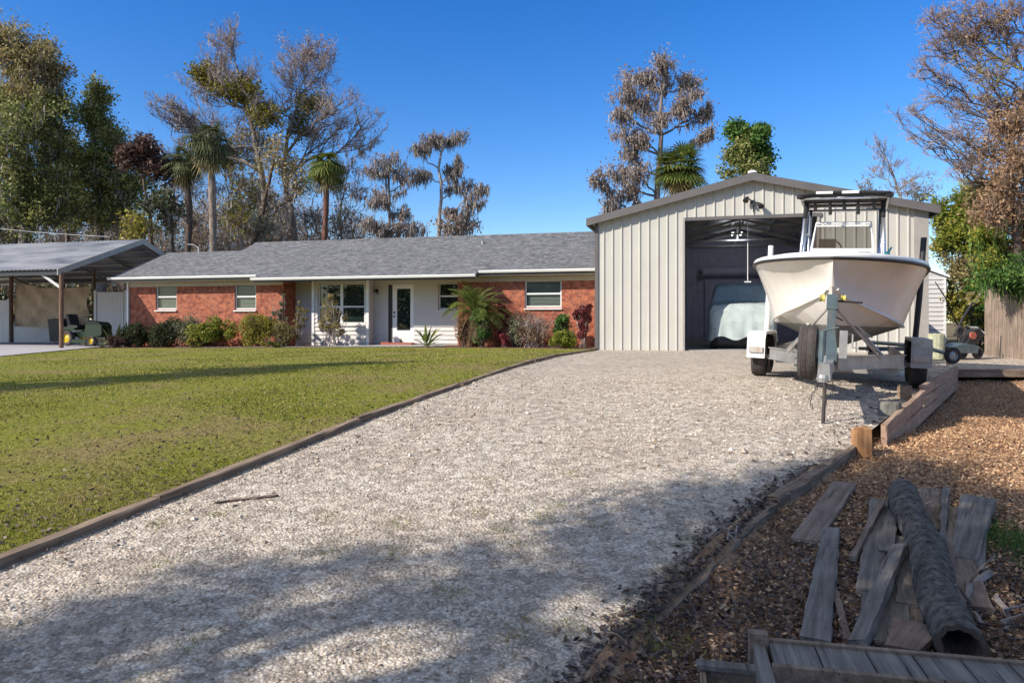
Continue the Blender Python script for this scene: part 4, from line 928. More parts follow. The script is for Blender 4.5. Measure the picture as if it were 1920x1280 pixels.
# ------------------------------------------------------------------ timbers round the driveway
ORD = ['first', 'second', 'third', 'fourth', 'fifth', 'sixth', 'seventh', 'eighth', 'ninth', 'tenth', 'eleventh', 'twelfth']
def beam(name, p0, p1, wd, th, mat, label, cat, group=None, rough=0.004, seg=10, roll=0.0, taper=(1, 1)):
    """a sawn length of wood from p0 to p1 (bottom centre line), grain along its own Y"""
    p0 = np.array(p0, float); p1 = np.array(p1, float); L = np.linalg.norm(p1-p0); d = (p1-p0)/L
    side = np.cross(d, [0, 0, 1]); side /= np.linalg.norm(side); upv = np.cross(side, d)
    c, s_ = math.cos(roll), math.sin(roll); side, upv = side*c+upv*s_, upv*c-side*s_
    h = wd/2; ch = min(wd, th)*0.10
    pr = [(-h+ch, 0), (h-ch, 0), (h, ch), (h, th-ch), (h-ch, th), (-h+ch, th), (-h, th-ch), (-h, ch)]
    V = []
    for i in range(seg+1):
        t = i/seg; k_ = taper[0]*(1-t)+taper[1]*t
        for x, z in pr: V.append((x*k_+rng.normal()*rough, -L/2+L*t+(rng.normal()*rough*2 if i in (0, seg) else 0), z+rng.normal()*rough*0.6))
    n = 8; Fq = [(i*n+j, i*n+(j+1) % n, (i+1)*n+(j+1) % n, (i+1)*n+j) for i in range(seg) for j in range(n)]
    mb = MB(); mb.add(V, Fq); mb.Fc.append(np.array([list(range(n))[::-1]])); mb.Fc.append(np.array([[seg*n+j for j in range(n)]]))
    o = mb.build(name, mat); m = Matrix.Identity(4)
    for r_ in range(3): m[r_][0] = side[r_]; m[r_][1] = d[r_]; m[r_][2] = upv[r_]; m[r_][3] = (p0[r_]+p1[r_])/2
    o.matrix_world = m
    if label: tag(o, label, cat, group)
    return o
def G3(x, y, fn=D, h=0): return np.array([x, y, float(fn(x, y))+h])
cum = np.concatenate([[0], np.cumsum(np.linalg.norm(np.diff(LE, axis=0), axis=1))])
def LEat(s_): return np.array([np.interp(s_, cum, LE[:, 0]), np.interp(s_, cum, LE[:, 1])])
s_ = 5.6; i = 0
while s_ < cum[-1]-0.3:
    e = min(s_+2.42, cum[-1]); a, b = LEat(s_+0.015), LEat(e-0.015); jit = rng.normal(size=2)*0.012
    beam('landscape_timber', G3(a[0]+jit[0], a[1], D, -0.075+rng.uniform(-0.012, 0.012)), G3(b[0]+jit[1], b[1], D, -0.075+rng.uniform(-0.012, 0.012)), 0.085, 0.125, 'timber',
         '%s weathered timber of the lawn edging, counted from the camera' % ORD[i], 'timber', 'timbers edging the lawn')
    s_ = e; i += 1
# low rotting timbers on the near right edge
rp = [(0.05, 2.2), (0.62, 3.25), (1.30, 4.22), (1.72, 4.78), (2.12, 5.22), (3.22, 6.60)]
labs = ['dark half-buried timber nearest the camera on the right gravel edge', 'half-buried timber among leaves on the right gravel edge, above the nearest one',
        'short dark timber on the right gravel edge below the pale curved one', 'short split timber joining the long pale timber on the right gravel edge', 'long pale bent timber along the right gravel edge before the post stump']
for i in range(5):
    a, b = rp[i], rp[i+1]; s0 = (0.06, 0.075, 0.09, 0.11, 0.09)[i]
    beam('edging_timber', G3(a[0]+0.02, a[1]+0.03, G, (-0.085, -0.085, -0.08, -0.06, -0.04)[i]), G3(b[0], b[1]-0.02, G, (-0.085, -0.08, -0.06, -0.05, -0.02)[i]), (0.09, 0.09, 0.085, 0.10, 0.085)[i], s0+0.04, 'timber', labs[i], 'timber', 'timbers on the right gravel edge', rough=0.006)
# retaining wall: stacked pale boards between the stump and the far end
def rw(name, A, B, zA, zB, n, lab, grp):
    for k_ in range(n):
        hA = (zA[1]-zA[0])/n; hB = (zB[1]-zB[0])/n
        pos = 'top' if k_ == n-1 else ('bottom' if k_ == 0 else 'middle')
        a3 = (A[0], A[1], zA[0]+hA*k_); b3 = (B[0], B[1], zB[0]+hB*k_); h = min(hA, hB)
        beam('retaining_board', a3, b3, 0.05, (hA+hB)/2-0.006, 'timber_pale', '%s pale board of the %s' % (pos, lab), 'board', grp, rough=0.003)
A = (3.42, 6.62); Bm = (4.88, 8.55); C_ = (7.62, 12.35)
rw('x', A, Bm, (-0.42, -0.17), (-0.36, 0.03), 2, 'short near retaining wall by the post stump', 'retaining wall boards')
rw('x', (Bm[0]+0.03, Bm[1]+0.08), C_, (-0.38, 0.05), (-0.34, 0.04), 3, 'long far retaining wall right of the boat trailer', 'retaining wall boards')
def post(name, x, y, z0, h, w_, mat, lab, cat='post', rnd=False):
    o = thing(name, lab, cat, (x, y, z0)) if False else None
    mb = MB()
    if rnd: mb.lathe([(0, 0), (w_, 0), (w_*0.97, h*0.9), (w_*0.85, h), (0, h)], (0, 0, 0), 2, 16)
    else: mb.box(-w_, w_, -w_, w_, 0, h-0.012); mb.box(-w_+0.008, w_-0.008, -w_+0.008, w_-0.008, h-0.012, h)
    for v in mb.V: v += rng.normal(size=v.shape)*0.004
    o = mb.build(name, mat); o.location = (x, y, z0); return tag(o, lab, cat)
p = gp(1627, 836, D); post('post_stump', p[0]-0.03, p[1]+0.05, -0.40, 0.285, 0.062, 'stumpwood', 'orange sawn post stump at the near end of the retaining wall')
post('wall_post', 4.70, 8.62, -0.25, 0.29, 0.06, 'timber', 'dark square post behind the bend of the retaining wall')
p = gp(1668, 778, D); post('buried_post', p[0], p[1], float(D(p[0], p[1]))-0.05, 0.19, 0.11, 'blockgrey', 'short round grey block standing in the gravel beside the retaining wall', 'block', True)
p = gp(1697, 706, D); mb = MB(); mb.lathe([(0, 0), (0.12, 0), (0.13, 0.04), (0.09, 0.09), (0, 0.10)], (0, 0, 0), 2, 12)
o = mb.build('wheel_chock', 'gelw'); o.location = p; tag(o, 'pale stone-like wheel chock in front of the right trailer tyre', 'chock')
for i, (a, b) in enumerate(((7.9, 10.6), (10.65, 13.4))):
    beam('yard_timber', G3(a, 12.80, D, -0.06), G3(b, 12.86, D, -0.06), 0.12, 0.14, 'timber', ('left' if i == 0 else 'right')+' one of two grey timbers lying across below the fence', 'timber', 'timbers below the fence')
# stick on the gravel
a, b = gp(405, 943, D), gp(518, 930, D); o = beam('bark_strip', a, b, 0.05, 0.012, 'plank_brown', 'flat brown strip of bark lying on the gravel near the lawn edge', 'bark', rough=0.006, taper=(0.7, 0.5))

# ------------------------------------------------------------------ planks, log and crate in the foreground
def pk(f, n, wd, th, mat, lab, hf=0.0, hn=0.0, taper=(1, 1), roll=0.0, name='old_plank', grp='old planks lying on the leaf litter'):
    a, b = gp(*f, G, hf), gp(*n, G, hn)
    return beam(name, b, a, wd, th, mat, lab, 'plank', grp, rough=0.003, taper=taper, roll=roll, seg=14)
pk((1583, 912), (1510, 1022), 0.16, 0.035, 'plank_brown', 'orange-stained plank nearest the gravel edge, pointing up at the pale timber', 0.01, 0.0)
pk((1559, 1000), (1528, 1212), 0.115, 0.04, 'plank', 'long narrow grey plank standing alone between two bare patches of litter', 0.0, 0.02, (1.05, 0.85))
pk((1655, 945), (1599, 1052), 0.035, 0.035, 'plank_brown', 'thin brown stake lying across the left side of the planks', 0.06, 0.02, name='wooden_stake')
pk((1652, 948), (1628, 1120), 0.125, 0.04, 'plank', 'grey plank running under the thin brown stake', 0.01, 0.0, (0.85, 1.05))
pk((1688, 1030), (1612, 1214), 0.075, 0.035, 'plank', 'narrow tilted grey board leaning over the middle planks', 0.08, 0.04, roll=0.25)
pk((1684, 1015), (1668, 1218), 0.165, 0.035, 'plank', 'wide cracked grey plank just left of the log', 0.0, 0.0, (0.9, 0.7))
pk((1752, 922), (1752, 1000), 0.19, 0.03, 'plank_brown', 'wide rusty brown board right behind the far end of the log', 0.0, 0.0, (0.85, 1.0))
pk((1774, 928), (1766, 1040), 0.04, 0.06, 'plank', 'narrow grey board on edge beside the rusty brown board', 0.0, 0.0)
pk((1834, 942), (1806, 1060), 0.175, 0.045, 'plank', 'thick pale grey plank with broken top, rightmost of the pile', 0.04, 0.0, (0.75, 1.15))
pk((1630, 1000), (1622, 1180), 0.05, 0.03, 'plank', 'slim dark batten lying just left of the grey planks', 0.0, 0.0, (0.9, 0.7), name='wooden_batten')
pk((1712, 1010), (1716, 1190), 0.07, 0.03, 'plank_brown', 'narrow brown board tucked against the left flank of the log', 0.0, 0.0, (1, 0.8))
pk((1790, 960), (1770, 1110), 0.06, 0.035, 'plank_brown', 'slim dark board between the log and the thick pale plank', 0.0, 0.02, (0.9, 0.8))
for f_, n_, wd_, th_, m_, lab_, hf_, hn_ in (
    ((1672, 960), (1662, 1040), 0.09, 0.03, 'plank', 'short grey board end just left of the far end of the log', 0.03, 0.03),
    ((1700, 1040), (1700, 1140), 0.10, 0.03, 'plank', 'dark grey board lying against the middle of the log', 0.03, 0.02),
    ((1800, 1060), (1830, 1150), 0.16, 0.04, 'plank_brown', 'rotten dark slab below the thick pale plank, right of the log', 0.0, 0.0),
    ((1560, 1100), (1590, 1210), 0.04, 0.03, 'plank_brown', 'thin brown lath between the long narrow plank and the tilted board', 0.0, 0.0),
    ((1645, 1090), (1650, 1215), 0.09, 0.03, 'plank', 'grey board half hidden under the tilted board and the crate edge', 0.0, 0.0),
    ((1850, 960), (1835, 1080), 0.05, 0.04, 'plank', 'narrow grey batten on the right side of the thick pale plank', 0.0, 0.0)): pk(f_, n_, wd_, th_, m_, lab_, hf_, hn_, (0.9, 0.75))
pk((1722, 1180), (1690, 1225), 0.20, 0.03, 'plank_brown', 'short pinkish bark slab between the wide plank and the log end', 0.02, 0.02, (0.6, 1.0))
# log
la, lb = gp(1694, 922, G, 0.10), gp(1800, 1212, G, 0.10)
lo_ = thing('cut_log', 'dark barked log with a hollow rotten end lying across the planks', 'log', tuple((la+lb)/2-np.array([0, 0, 0.1])))
mb = MB(); n = 26; sd_ = 22; T = np.linspace(0, 1, n); ax = la[None]*(1-T[:, None])+lb[None]*T[:, None]; dd = (lb-la)/np.linalg.norm(lb-la); sx = np.cross(dd, [0, 0, 1]); sx /= np.linalg.norm(sx); ux = np.cross(sx, dd)
an = np.arange(sd_+1)*2*math.pi/sd_; P = np.zeros((n, sd_+1, 3))
for i in range(n):
    for j in range(sd_+1):
        jj = j % sd_; r_ = 0.090*(1+0.05*math.sin(jj*3+i*0.7)+0.06*math.sin(i*1.3+jj*0.5)+0.05*math.sin(jj*7.0+i*2.1)*math.sin(i*0.9)+0.04*math.sin(i*0.55)); P[i, j] = ax[i]+r_*(math.cos(an[j])*sx+math.sin(an[j])*ux)+0.015*math.sin(i*0.4)*sx
mb.grid(P); mb.build('bark', 'bark_log', lo_, off=tuple((la+lb)/2-np.array([0, 0, 0.1])), smooth=True)
for e, sg in ((0, -1), (n-1, 1)):
    mb = MB(); c = ax[e]; Q = np.array([P[e]*(1-t)+(c-sg*dd*dep)*t for t, dep in ((0.0, 0), (0.25, 0.0), (0.35, 0.10), (0.7, 0.25), (1.0, 0.3))]); mb.grid(Q)
    mb.build('cut_end', 'bark_brown', lo_, off=tuple((la+lb)/2-np.array([0, 0, 0.1])))
# plank-topped crate at the bottom edge
h0 = 0.20
ca = gp(1440, 1201, G, h0); cz = ca[2]; dirc = np.array([(1920-960)/F*2.55, 2.55])-ca[:2]
cr_ang = math.atan2(dirc[1]*1.0, dirc[0]); crate = thing('wooden_crate', 'grey plank-topped low wooden crate cropped by the bottom edge of the picture', 'crate', (ca[0], ca[1], cz-h0-0.04), cr_ang)
zc_ = h0+0.04
x = 0.0; mb = MB()
i = 0
while x < 1.9:
    wbd = 0.165+rng.uniform(-0.012, 0.012)
    MB().box(x+0.003, x+wbd-0.003, -0.205, -0.012, zc_-0.03+rng.uniform(-0.002, 0.002), zc_).build('board', 'plank', crate); x += wbd; i += 1
MB().box(-0.012, 1.9, -0.011, 0.012, zc_-0.075, zc_+0.010).build('rail', 'timber', crate); MB().box(-0.012, 1.9, -0.232, -0.206, zc_-0.075, zc_+0.012).build('rail', 'timber', crate)
MB().box(-0.055, -0.013, -0.62, 0.012, 0, zc_-0.01).build('end_panel', 'plank', crate); MB().box(0.0, 1.9, -0.60, -0.58, 0, zc_-0.05).build('side_panel', 'plank', crate)
MB().box(0.0, 1.88, -0.03, -0.012, 0, zc_-0.08).build('side_panel', 'plank', crate)
MB().box(0.0, 1.88, -0.57, -0.24, zc_-0.16, zc_-0.14).build('shelf_board', 'plank', crate)
for x in (-0.04,): MB().box(x-0.03, x+0.04, -0.02, 0.028, 0, zc_+0.03).build('corner_post', 'timber', crate)
c2 = gp(1312, 1246, G, 0.12)
box2 = thing('wooden_box', 'small open-sided dark wooden box left of the plank-topped crate', 'box', (c2[0], c2[1], c2[2]-0.15), cr_ang)
MB().box(0, 0.21, -0.022, 0, 0, 0.15).build('side_panel', 'timber', box2); MB().box(0, 0.21, -0.30, -0.28, 0, 0.10).build('side_panel', 'timber', box2); MB().box(0, 0.02, -0.279, -0.023, 0, 0.145).build('end_panel', 'timber', box2); MB().box(-0.012, 0.215, -0.04, 0.012, 0.151, 0.168).build('lid_batten', 'plank', box2)

# ------------------------------------------------------------------ carport
CA = s_of(120, 0)  # placeholder
F2 = np.array([-16.3, 26.0]); fs, fd_ = (F2-O2)@u2, (F2-O2)@v2
cbase = (fs-5, fd_+3.9, -0.2)
cp = thing('carport', 'open carport with corrugated metal roof on wooden posts, left of the brick house', 'carport', loc2(cbase[0], cbase[1], cbase[2]), -TH)
CO = cbase; half = 3.9; zf = 2.73; zr_ = 4.2; Lc = 16
mb = MB()
ns = 160; ss = np.linspace(fs-Lc, fs, ns); wob = 0.012*np.where((np.arange(ns) % 2) == 0, 1, -1)
for sg in (-1, 1):
    P = np.array([[(s_, fd_+half+sg*half*q, zr_-(zr_-zf)*q+wob[i]) for i, s_ in enumerate(ss)] for q in np.linspace(0, 1.03, 6)]); mb.grid(P); Q = P.copy(); Q[..., 2] -= 0.02; mb.grid(Q)
mb.build('roof', 'metalroof', cp, off=CO)
mb = MB()
for sg in (-1, 1):
    y0, y1 = fd_+half, fd_+half+sg*half*1.04; mb.prism([(y0, zr_-0.20), (y0, zr_+0.02), (y1, zf-0.04), (y1, zf-0.26)], 0, fs+0.005, fs+0.045)
mb.build('barge_board', 'trim_light', cp, off=CO)
mb = MB()
for sg in (-1, 1):
    for q in np.linspace(0.08, 0.97, 7): mb.box(fs-Lc, fs-0.01, fd_+half+sg*half*q-0.03, fd_+half+sg*half*q+0.03, zr_-(zr_-zf)*q-0.11, zr_-(zr_-zf)*q-0.035)
mb.build('purlins', 'galv', cp, off=CO)
for i in range(7):
    s0 = fs-0.1-i*2.5; m_ = MB()
    for sg in (-1, 1):
        y0, y1 = fd_+half, fd_+half+sg*half; m_.prism([(y0, zr_-0.24), (y0, zr_-0.115), (y1, zf-0.115), (y1, zf-0.24)], 0, s0-0.04, s0)
    m_.build('rafter', 'galv', cp, off=CO)
MB().box(fs-Lc, fs-0.06, fd_-0.04, fd_+0.02, zf-0.24, zf-0.04).build('eave_beam', 'steel_dark', cp, off=CO)
for (s0, d, r_, m_) in ((fs-0.02, fd_+0.05, 0.075, 'postwood'), (s_of(21, fd_+5.9), fd_+5.9, 0.09, 'postwood'), (s_of(176, fd_+6.2), fd_+6.2, 0.07, 'postwood'), (fs-8, fd_+0.05, 0.075, 'postwood'), (fs-8, fd_+7.6, 0.075, 'postwood'), (fs-0.05, fd_+7.7, 0.07, 'postwood')):
    zz = zr_-(zr_-zf)*abs(d-fd_-half)/half-0.15
    MB().tube([(s0, d, -0.3), (s0, d, zz)], r_, 10).build('post', m_, cp, off=CO)
MB().tube([(fs-0.02, fd_+0.06, 2.0), (fs-0.9, fd_+0.06, zf-0.22)], 0.05, 4).build('knee_brace', 'white', cp, off=CO)
# shade cloth hung between the rear posts
sa, sb = s_of(23, fd_+5.9), s_of(172, fd_+6.2)
tarp = thing('shade_cloth', 'tan shade cloth hung between the rear carport posts', 'tarp', loc2((sa+sb)/2, fd_+6.1, 0), -TH)
P = np.zeros((24, 50, 3))
for i in range(24):
    for j in range(50):
        q = j/49; t = i/23; x = sa+(sb-sa)*q; top = z_of(527, sa, fd_+6)+(z_of(536, sb, fd_+6)-z_of(527, sa, fd_+6))*q-0.28*math.sin(math.pi*q)*(1-0.5*q); bot_ = z_of(612, sa, fd_+6)-0.10*q
        P[i, j] = (x-(sa+sb)/2, 0.05*math.sin(q*9+t*5)+0.035*math.sin(q*31+t*12)*(0.3+t)+0.04*math.sin((q-t*0.6)*22)-0.1*math.sin(math.pi*t), top+(bot_-top)*t)
MB().grid(P).build('cloth', 'tarp', tarp, smooth=True)
MB().tube([(P[0, 0, 0], 0, P[0, 0, 2]), *[tuple(P[0, j]) for j in range(2, 50, 6)], tuple(P[0, -1])], 0.015, 5).build('rope', 'black', tarp)
# pale vinyl fence behind it
def vfence(s0, s1, d, z0, z1, lab, mat='vinyl'):
    f = thing('vinyl_fence', lab, 'fence', loc2((s0+s1)/2, d, z0), -TH); L_ = (s1-s0)/2
    mb = MB(); n = int(L_*2/0.15)
    for i in range(n): a = -L_+i*0.15; mb.box(a+0.004, a+0.146, -0.02, 0.02, 0.05, z1-z0-0.05)
    mb.build('panel', mat, f); mb = MB(); mb.box(-L_, L_, -0.035, 0.035, z1-z0-0.05, z1-z0).box(-L_, L_, -0.035, 0.035, 0.0, 0.06); mb.build('rail', mat, f)
    n = max(1, int(L_*2/2.4)); mb = MB()
    for i in range(n+1): a = -L_+i*2*L_/n; MB().box(a-0.06, a+0.06, -0.06, 0.06, 0, z1-z0+0.08).build('post', mat, f)
vfence(s_of(-60, fd_+7.2), s_of(17, fd_+7.2), fd_+7.2, -0.3, z_of(560, fs-2, fd_+7.2), 'tall white vinyl fence at the far left edge behind the carport')
vfence(s_of(24, fd_+6.9), s_of(180, fd_+6.9), fd_+6.9, -0.3, z_of(606, fs-1, fd_+6.9), 'low white vinyl fence showing under the tan shade cloth')
sA, sB = s_of(180, 5.6), s_of(237, 5.6)
vfence(sA, sB, 5.6, -0.3, z_of(548, sA, 5.6), 'bluish white vinyl gate panel between the carport and the brick house')
f = thing('neighbour_shed', 'low shed with a corrugated roof edge peeking above the white panel by the house', 'shed', loc2((sA+sB)/2, 7.3, -0.2), -TH)
hh = z_of(549, sA, 7.3)+0.2
MB().box(-0.8, 1.2, 0, 1.6, 0, hh).build('wall', 'vinyl', f); MB().prism([(-0.1, hh+0.02), (-0.1, hh+0.08), (1.8, hh+0.35), (1.8, hh+0.29)], 0, -0.9, 1.3).build('roof', 'metalroof', f)
# lawn tractor
tx = s_of(163, fd_+2.2); 
ltr = thing('lawn_tractor', 'green ride-on lawn tractor with yellow wheel hubs parked under the carport', 'tractor', loc2(tx, fd_+2.2, -0.14), -TH)
MB().prism([(-0.75, 0.35), (0.75, 0.32), (0.95, 0.45), (0.95, 0.78), (0.8, 0.92), (0.2, 0.98), (0.15, 0.55), (-0.75, 0.5)], 1, -0.25, 0.25).build('body', 'green', ltr)
MB().prism([(-0.85, 0.62), (-0.2, 0.62), (-0.2, 0.70), (-0.55, 0.74), (-0.85, 0.74)], 1, -0.4, 0.4).build('rear_fender', 'green', ltr)
MB().prism([(-0.72, 0.72), (-0.25, 0.70), (-0.25, 0.80), (-0.58, 0.84), (-0.70, 1.22), (-0.80, 1.24)], 1, -0.22, 0.22).build('seat', 'black', ltr)
MB().lathe([(0.15, -0.012), (0.165, 0), (0.15, 0.012), (0.135, 0)], (0.05, 0, 1.12), 2, 18).tube([(0.05, 0, 1.12), (0.18, 0, 0.9)], 0.02, 6).tube([(-0.1, 0, 1.12), (0.2, 0, 1.12)], 0.012, 5).build('steering_wheel', 'black', ltr)
MB().box(-0.35, 0.45, -0.5, 0.5, 0.12, 0.26).build('mower_deck', 'green', ltr)
for x, r_ in ((-0.5, 0.30), (0.68, 0.20)):
    for y in (-0.42, 0.42):
        a, b = MB(), MB(); wheel(a, b, (0, 0, 0), r_, 0.2, 1); q = a.build('wheel', 'rubber', ltr); q.location = (x, y, r_); b.build('hub', 'tyellow', q)
# wheelie bin and small pot under the carport
bn = thing('wheelie_bin', 'dark wheeled rubbish bin behind the middle carport post', 'bin', loc2(s_of(112, fd_+5.2), fd_+5.2, -0.14), -TH)
MB().add([(-.25, -.28, 0.05), (.25, -.28, 0.05), (.25, .28, 0.05), (-.25, .28, 0.05), (-.3, -.34, 0.98), (.3, -.34, 0.98), (.3, .34, 0.98), (-.3, .34, 0.98)], [(0, 1, 5, 4), (1, 2, 6, 5), (2, 3, 7, 6), (3, 0, 4, 7), (0, 3, 2, 1)]).build('body', 'steel_dark', bn)
MB().prism([(-0.36, 0.985), (0.36, 0.985), (0.36, 1.03), (0, 1.08), (-0.36, 1.02)], 0, -0.32, 0.32).build('lid', 'steel_dark', bn)
MB().tube([(-0.3, 0.28, 0.1), (-0.24, 0.28, 0.1)], 0.1, 12).tube([(0.24, 0.28, 0.1), (0.3, 0.28, 0.1)], 0.1, 12).build('wheel', 'rubber', bn)
# planter on the door step
pl = thing('brick_planter', 'low terracotta planter box in front of the white front door', 'planter', loc2((dr[0]+dr[1])/2+0.1, DD2-0.45, HZ), -TH)
MB().box(-0.62, -0.30, -0.14, 0.12, 0, 0.20).box(-0.28, 0.55, -0.14, 0.12, 0, 0.18).build('box', 'redclay', pl); MB().box(-0.60, -0.32, -0.12, 0.10, 0.2, 0.205).box(-0.26, 0.53, -0.12, 0.10, 0.18, 0.187).build('soil', 'bark_brown', pl)

# ------------------------------------------------------------------ right side: shed, fence, equipment
shd = (s_of(1725, 13.2), 13.2)
sw_ = s_of(1773, 13.2)-shd[0]; zt_ = z_of(513, shd[0], 13.2); zp = z_of(486, shd[0], 13.2)
sh = thing('siding_shed', 'small white clapboard shed behind the right corner of the workshop', 'shed', loc2(shd[0], shd[1], -0.1), -TH)
mb = MB(); siding(mb, -2.6, sw_, 0, zt_, 0, [], 0.19); mb.box(-2.6, sw_, 0.02, 3.5, 0, zt_); mb.prism([(-2.6, zt_+0.003), (sw_, zt_+0.003), (-0.4, zp-0.05)], 1, -0.01, 3.5); mb.build('wall', 'siding', sh)
MB().prism([(-0.4, zp), (-0.4, zp-0.07), (sw_+0.12, zt_-0.08), (sw_+0.12, zt_)], 1, -0.15, 3.6).build('roof', 'gutter', sh)
MB().box(sw_-0.08, sw_+0.012, -0.035, 0.03, 0, zt_-0.02).build('corner_board', 'white', sh)
# board fence at the right
fpl = thing('board_fence', 'weathered vertical board fence at the right edge with vines hanging over it', 'fence', (0, 0, 0))
fa, fb = W(1846, 600, 17.0)[:2], W(2000, 600, 14.2)[:2]
fpl.location = ((fa[0]+fb[0])/2, (fa[1]+fb[1])/2, -0.1)
L_ = np.linalg.norm(fb-fa); fdv = (fb-fa)/L_; fang = math.atan2(fdv[1], fdv[0]); fpl.rotation_euler = (0, 0, fang); x = -L_/2
while x < L_/2:
    w_ = 0.14; hgt = 1.68+rng.uniform(-0.03, 0.03)
    mb = MB(); mb.prism([(x, 0), (x+w_-0.012, 0), (x+w_-0.012, hgt-0.04), (x+w_-0.04, hgt), (x+0.03, hgt), (x, hgt-0.04)], 1, rng.uniform(-0.006, 0.0), 0.018); mb.build('picket', 'fencewood', fpl); x += w_
MB().box(-L_/2, L_/2, 0.02, 0.06, 0.4, 0.5).box(-L_/2, L_/2, 0.02, 0.06, 1.3, 1.4).build('rail', 'fencewood', fpl)
for x in (-L_/2+0.05, 0, L_/2-0.05): MB().box(x-0.05, x+0.05, 0.061, 0.16, 0, 1.75).build('post', 'fencewood', fpl)
# cut stump block, dolly wheel on a beam, tilted mower
p = W(1755, 603, 15.5); mb = MB(); n = 18; an = np.arange(n)*2*math.pi/n
prf = [(0.17, 0), (0.165, 0.3), (0.16, 0.52), (0.14, 0.54), (0, 0.54)]
mb.lathe(prf, (0, 0, 0), 2, n)
for v in mb.V: v += rng.normal(size=v.shape)*0.006
o = mb.build('tree_stump', 'lf_grey'); o.data.materials.clear(); o.data.materials.append(plain('lichen_wood', (0.42, 0.42, 0.28), 0.9, 0, 0.35, 9, dirt=(0.2, 0.17, 0.12))); o.location = (p[0], p[1], 0.0); tag(o, 'pale lichened stump block standing at the right corner of the workshop', 'stump')
dl = thing('dolly_trailer', 'low flat trailer tongue with an upright pale-hubbed wheel right of the boat', 'trailer', tuple(np.append(W(1782, 603, 12.9)[:2], 0.0)), 0.15)
a, b = MB(), MB(); wheel(a, b, (0, 0, 0), 0.15, 0.08, 1); q = a.build('wheel', 'rubber', dl); q.location = (0, -0.05, 0.20); b.build('hub', 'galv', q)
MB().tube([(0.0, 0.02, 0.22), (-0.42, 0.25, 0.36), (-1.1, 0.8, 0.42)], 0.035, 4).box(-0.06, 0.06, -0.01, 0.03, 0.02, 0.30).build('beam', 'galv', dl); MB().box(-1.25, -0.35, 0.25, 0.8, 0.27, 0.33).build('deck', 'plank', dl)
mw = thing('garden_tiller', 'black petrol garden edger tipped up beside the board fence', 'tiller', tuple(np.append(W(1800, 603, 15.6)[:2], 0.0)), 0.2)
MB().tube([(-0.15, 0, 0.5), (0.10, 0.05, 0.85), (0.42, 0.1, 1.22)], 0.024, 8).tube([(0.25, 0.1, 0.70), (0.55, 0.1, 0.45), (0.62, 0.1, 0.65)], 0.018, 6).build('handle_bar', 'steel_dark', mw)
MB().prism([(0.03, 0.30), (0.20, 0.22), (0.50, 0.52), (0.36, 0.66), (0.22, 0.60)], 1, -0.14, 0.14).build('engine_housing', 'black', mw)
MB().prism([(0.33, 0.70), (0.36, 0.67), (0.50, 0.53), (0.54, 0.56)], 1, -0.1, 0.1).build('housing_trim', 'gelw', mw)
MB().lathe([(0, 0), (0.08, 0), (0.08, 0.04), (0, 0.06)], (0.2, -0.15, 0.5), 1, 12).build('starter', 'redclay', mw)
for c, r_ in (((-0.10, -0.12, 0.58), 0.13), ((-0.05, -0.1, 0.14), 0.14), ((0.35, -0.1, 0.13), 0.13)):
    a, b = MB(), MB(); wheel(a, b, (0, 0, 0), r_, 0.06, 1); q = a.build('wheel', 'rubber', mw); q.location = c; b.build('hub', 'steel_dark', q)
MB().prism([(-0.35, 0.14), (0.25, 0.12), (0.3, 0.28), (0.0, 0.34), (-0.35, 0.26)], 1, -0.2, 0.2).build('deck', 'bluegrey', mw)

# ------------------------------------------------------------------ trees and plants
def unit(v): return v/(np.linalg.norm(v, axis=-1, keepdims=True)+1e-9)
def curves(S, E, k_, bow, rg):
    t = np.linspace(0, 1, k_)[None, :, None]; P = S[:, None, :]*(1-t)+E[:, None, :]*t
    L_ = np.linalg.norm(E-S, axis=1)[:, None, None]; b = rg.normal(size=(len(S), 1, 3))*bow*L_
    P = P+b*np.sin(math.pi*t)+rg.normal(size=P.shape)*0.035*L_*(np.sin(math.pi*t)); return P
def twigs(par, n, length, k_, spread, up, rg, t0=0.25):
    """children of a stack of polylines"""
    N, kp, _ = par.shape; idx = rg.integers(0, N, n); t = rg.uniform(t0, 1, n)*(kp-1); i = np.clip(t.astype(int), 0, kp-2); f = (t-i)[:, None]
    S = par[idx, i]*(1-f)+par[idx, i+1]*f; dv = unit(par[idx, i+1]-par[idx, i])
    dr_ = unit(dv*0.75+rg.normal(size=(n, 3))*spread+np.array([0, 0, up])); L_ = length*rg.uniform(0.5, 1.35, (n, 1))
    return curves(S, S+dr_*L_, k_, 0.10, rg)
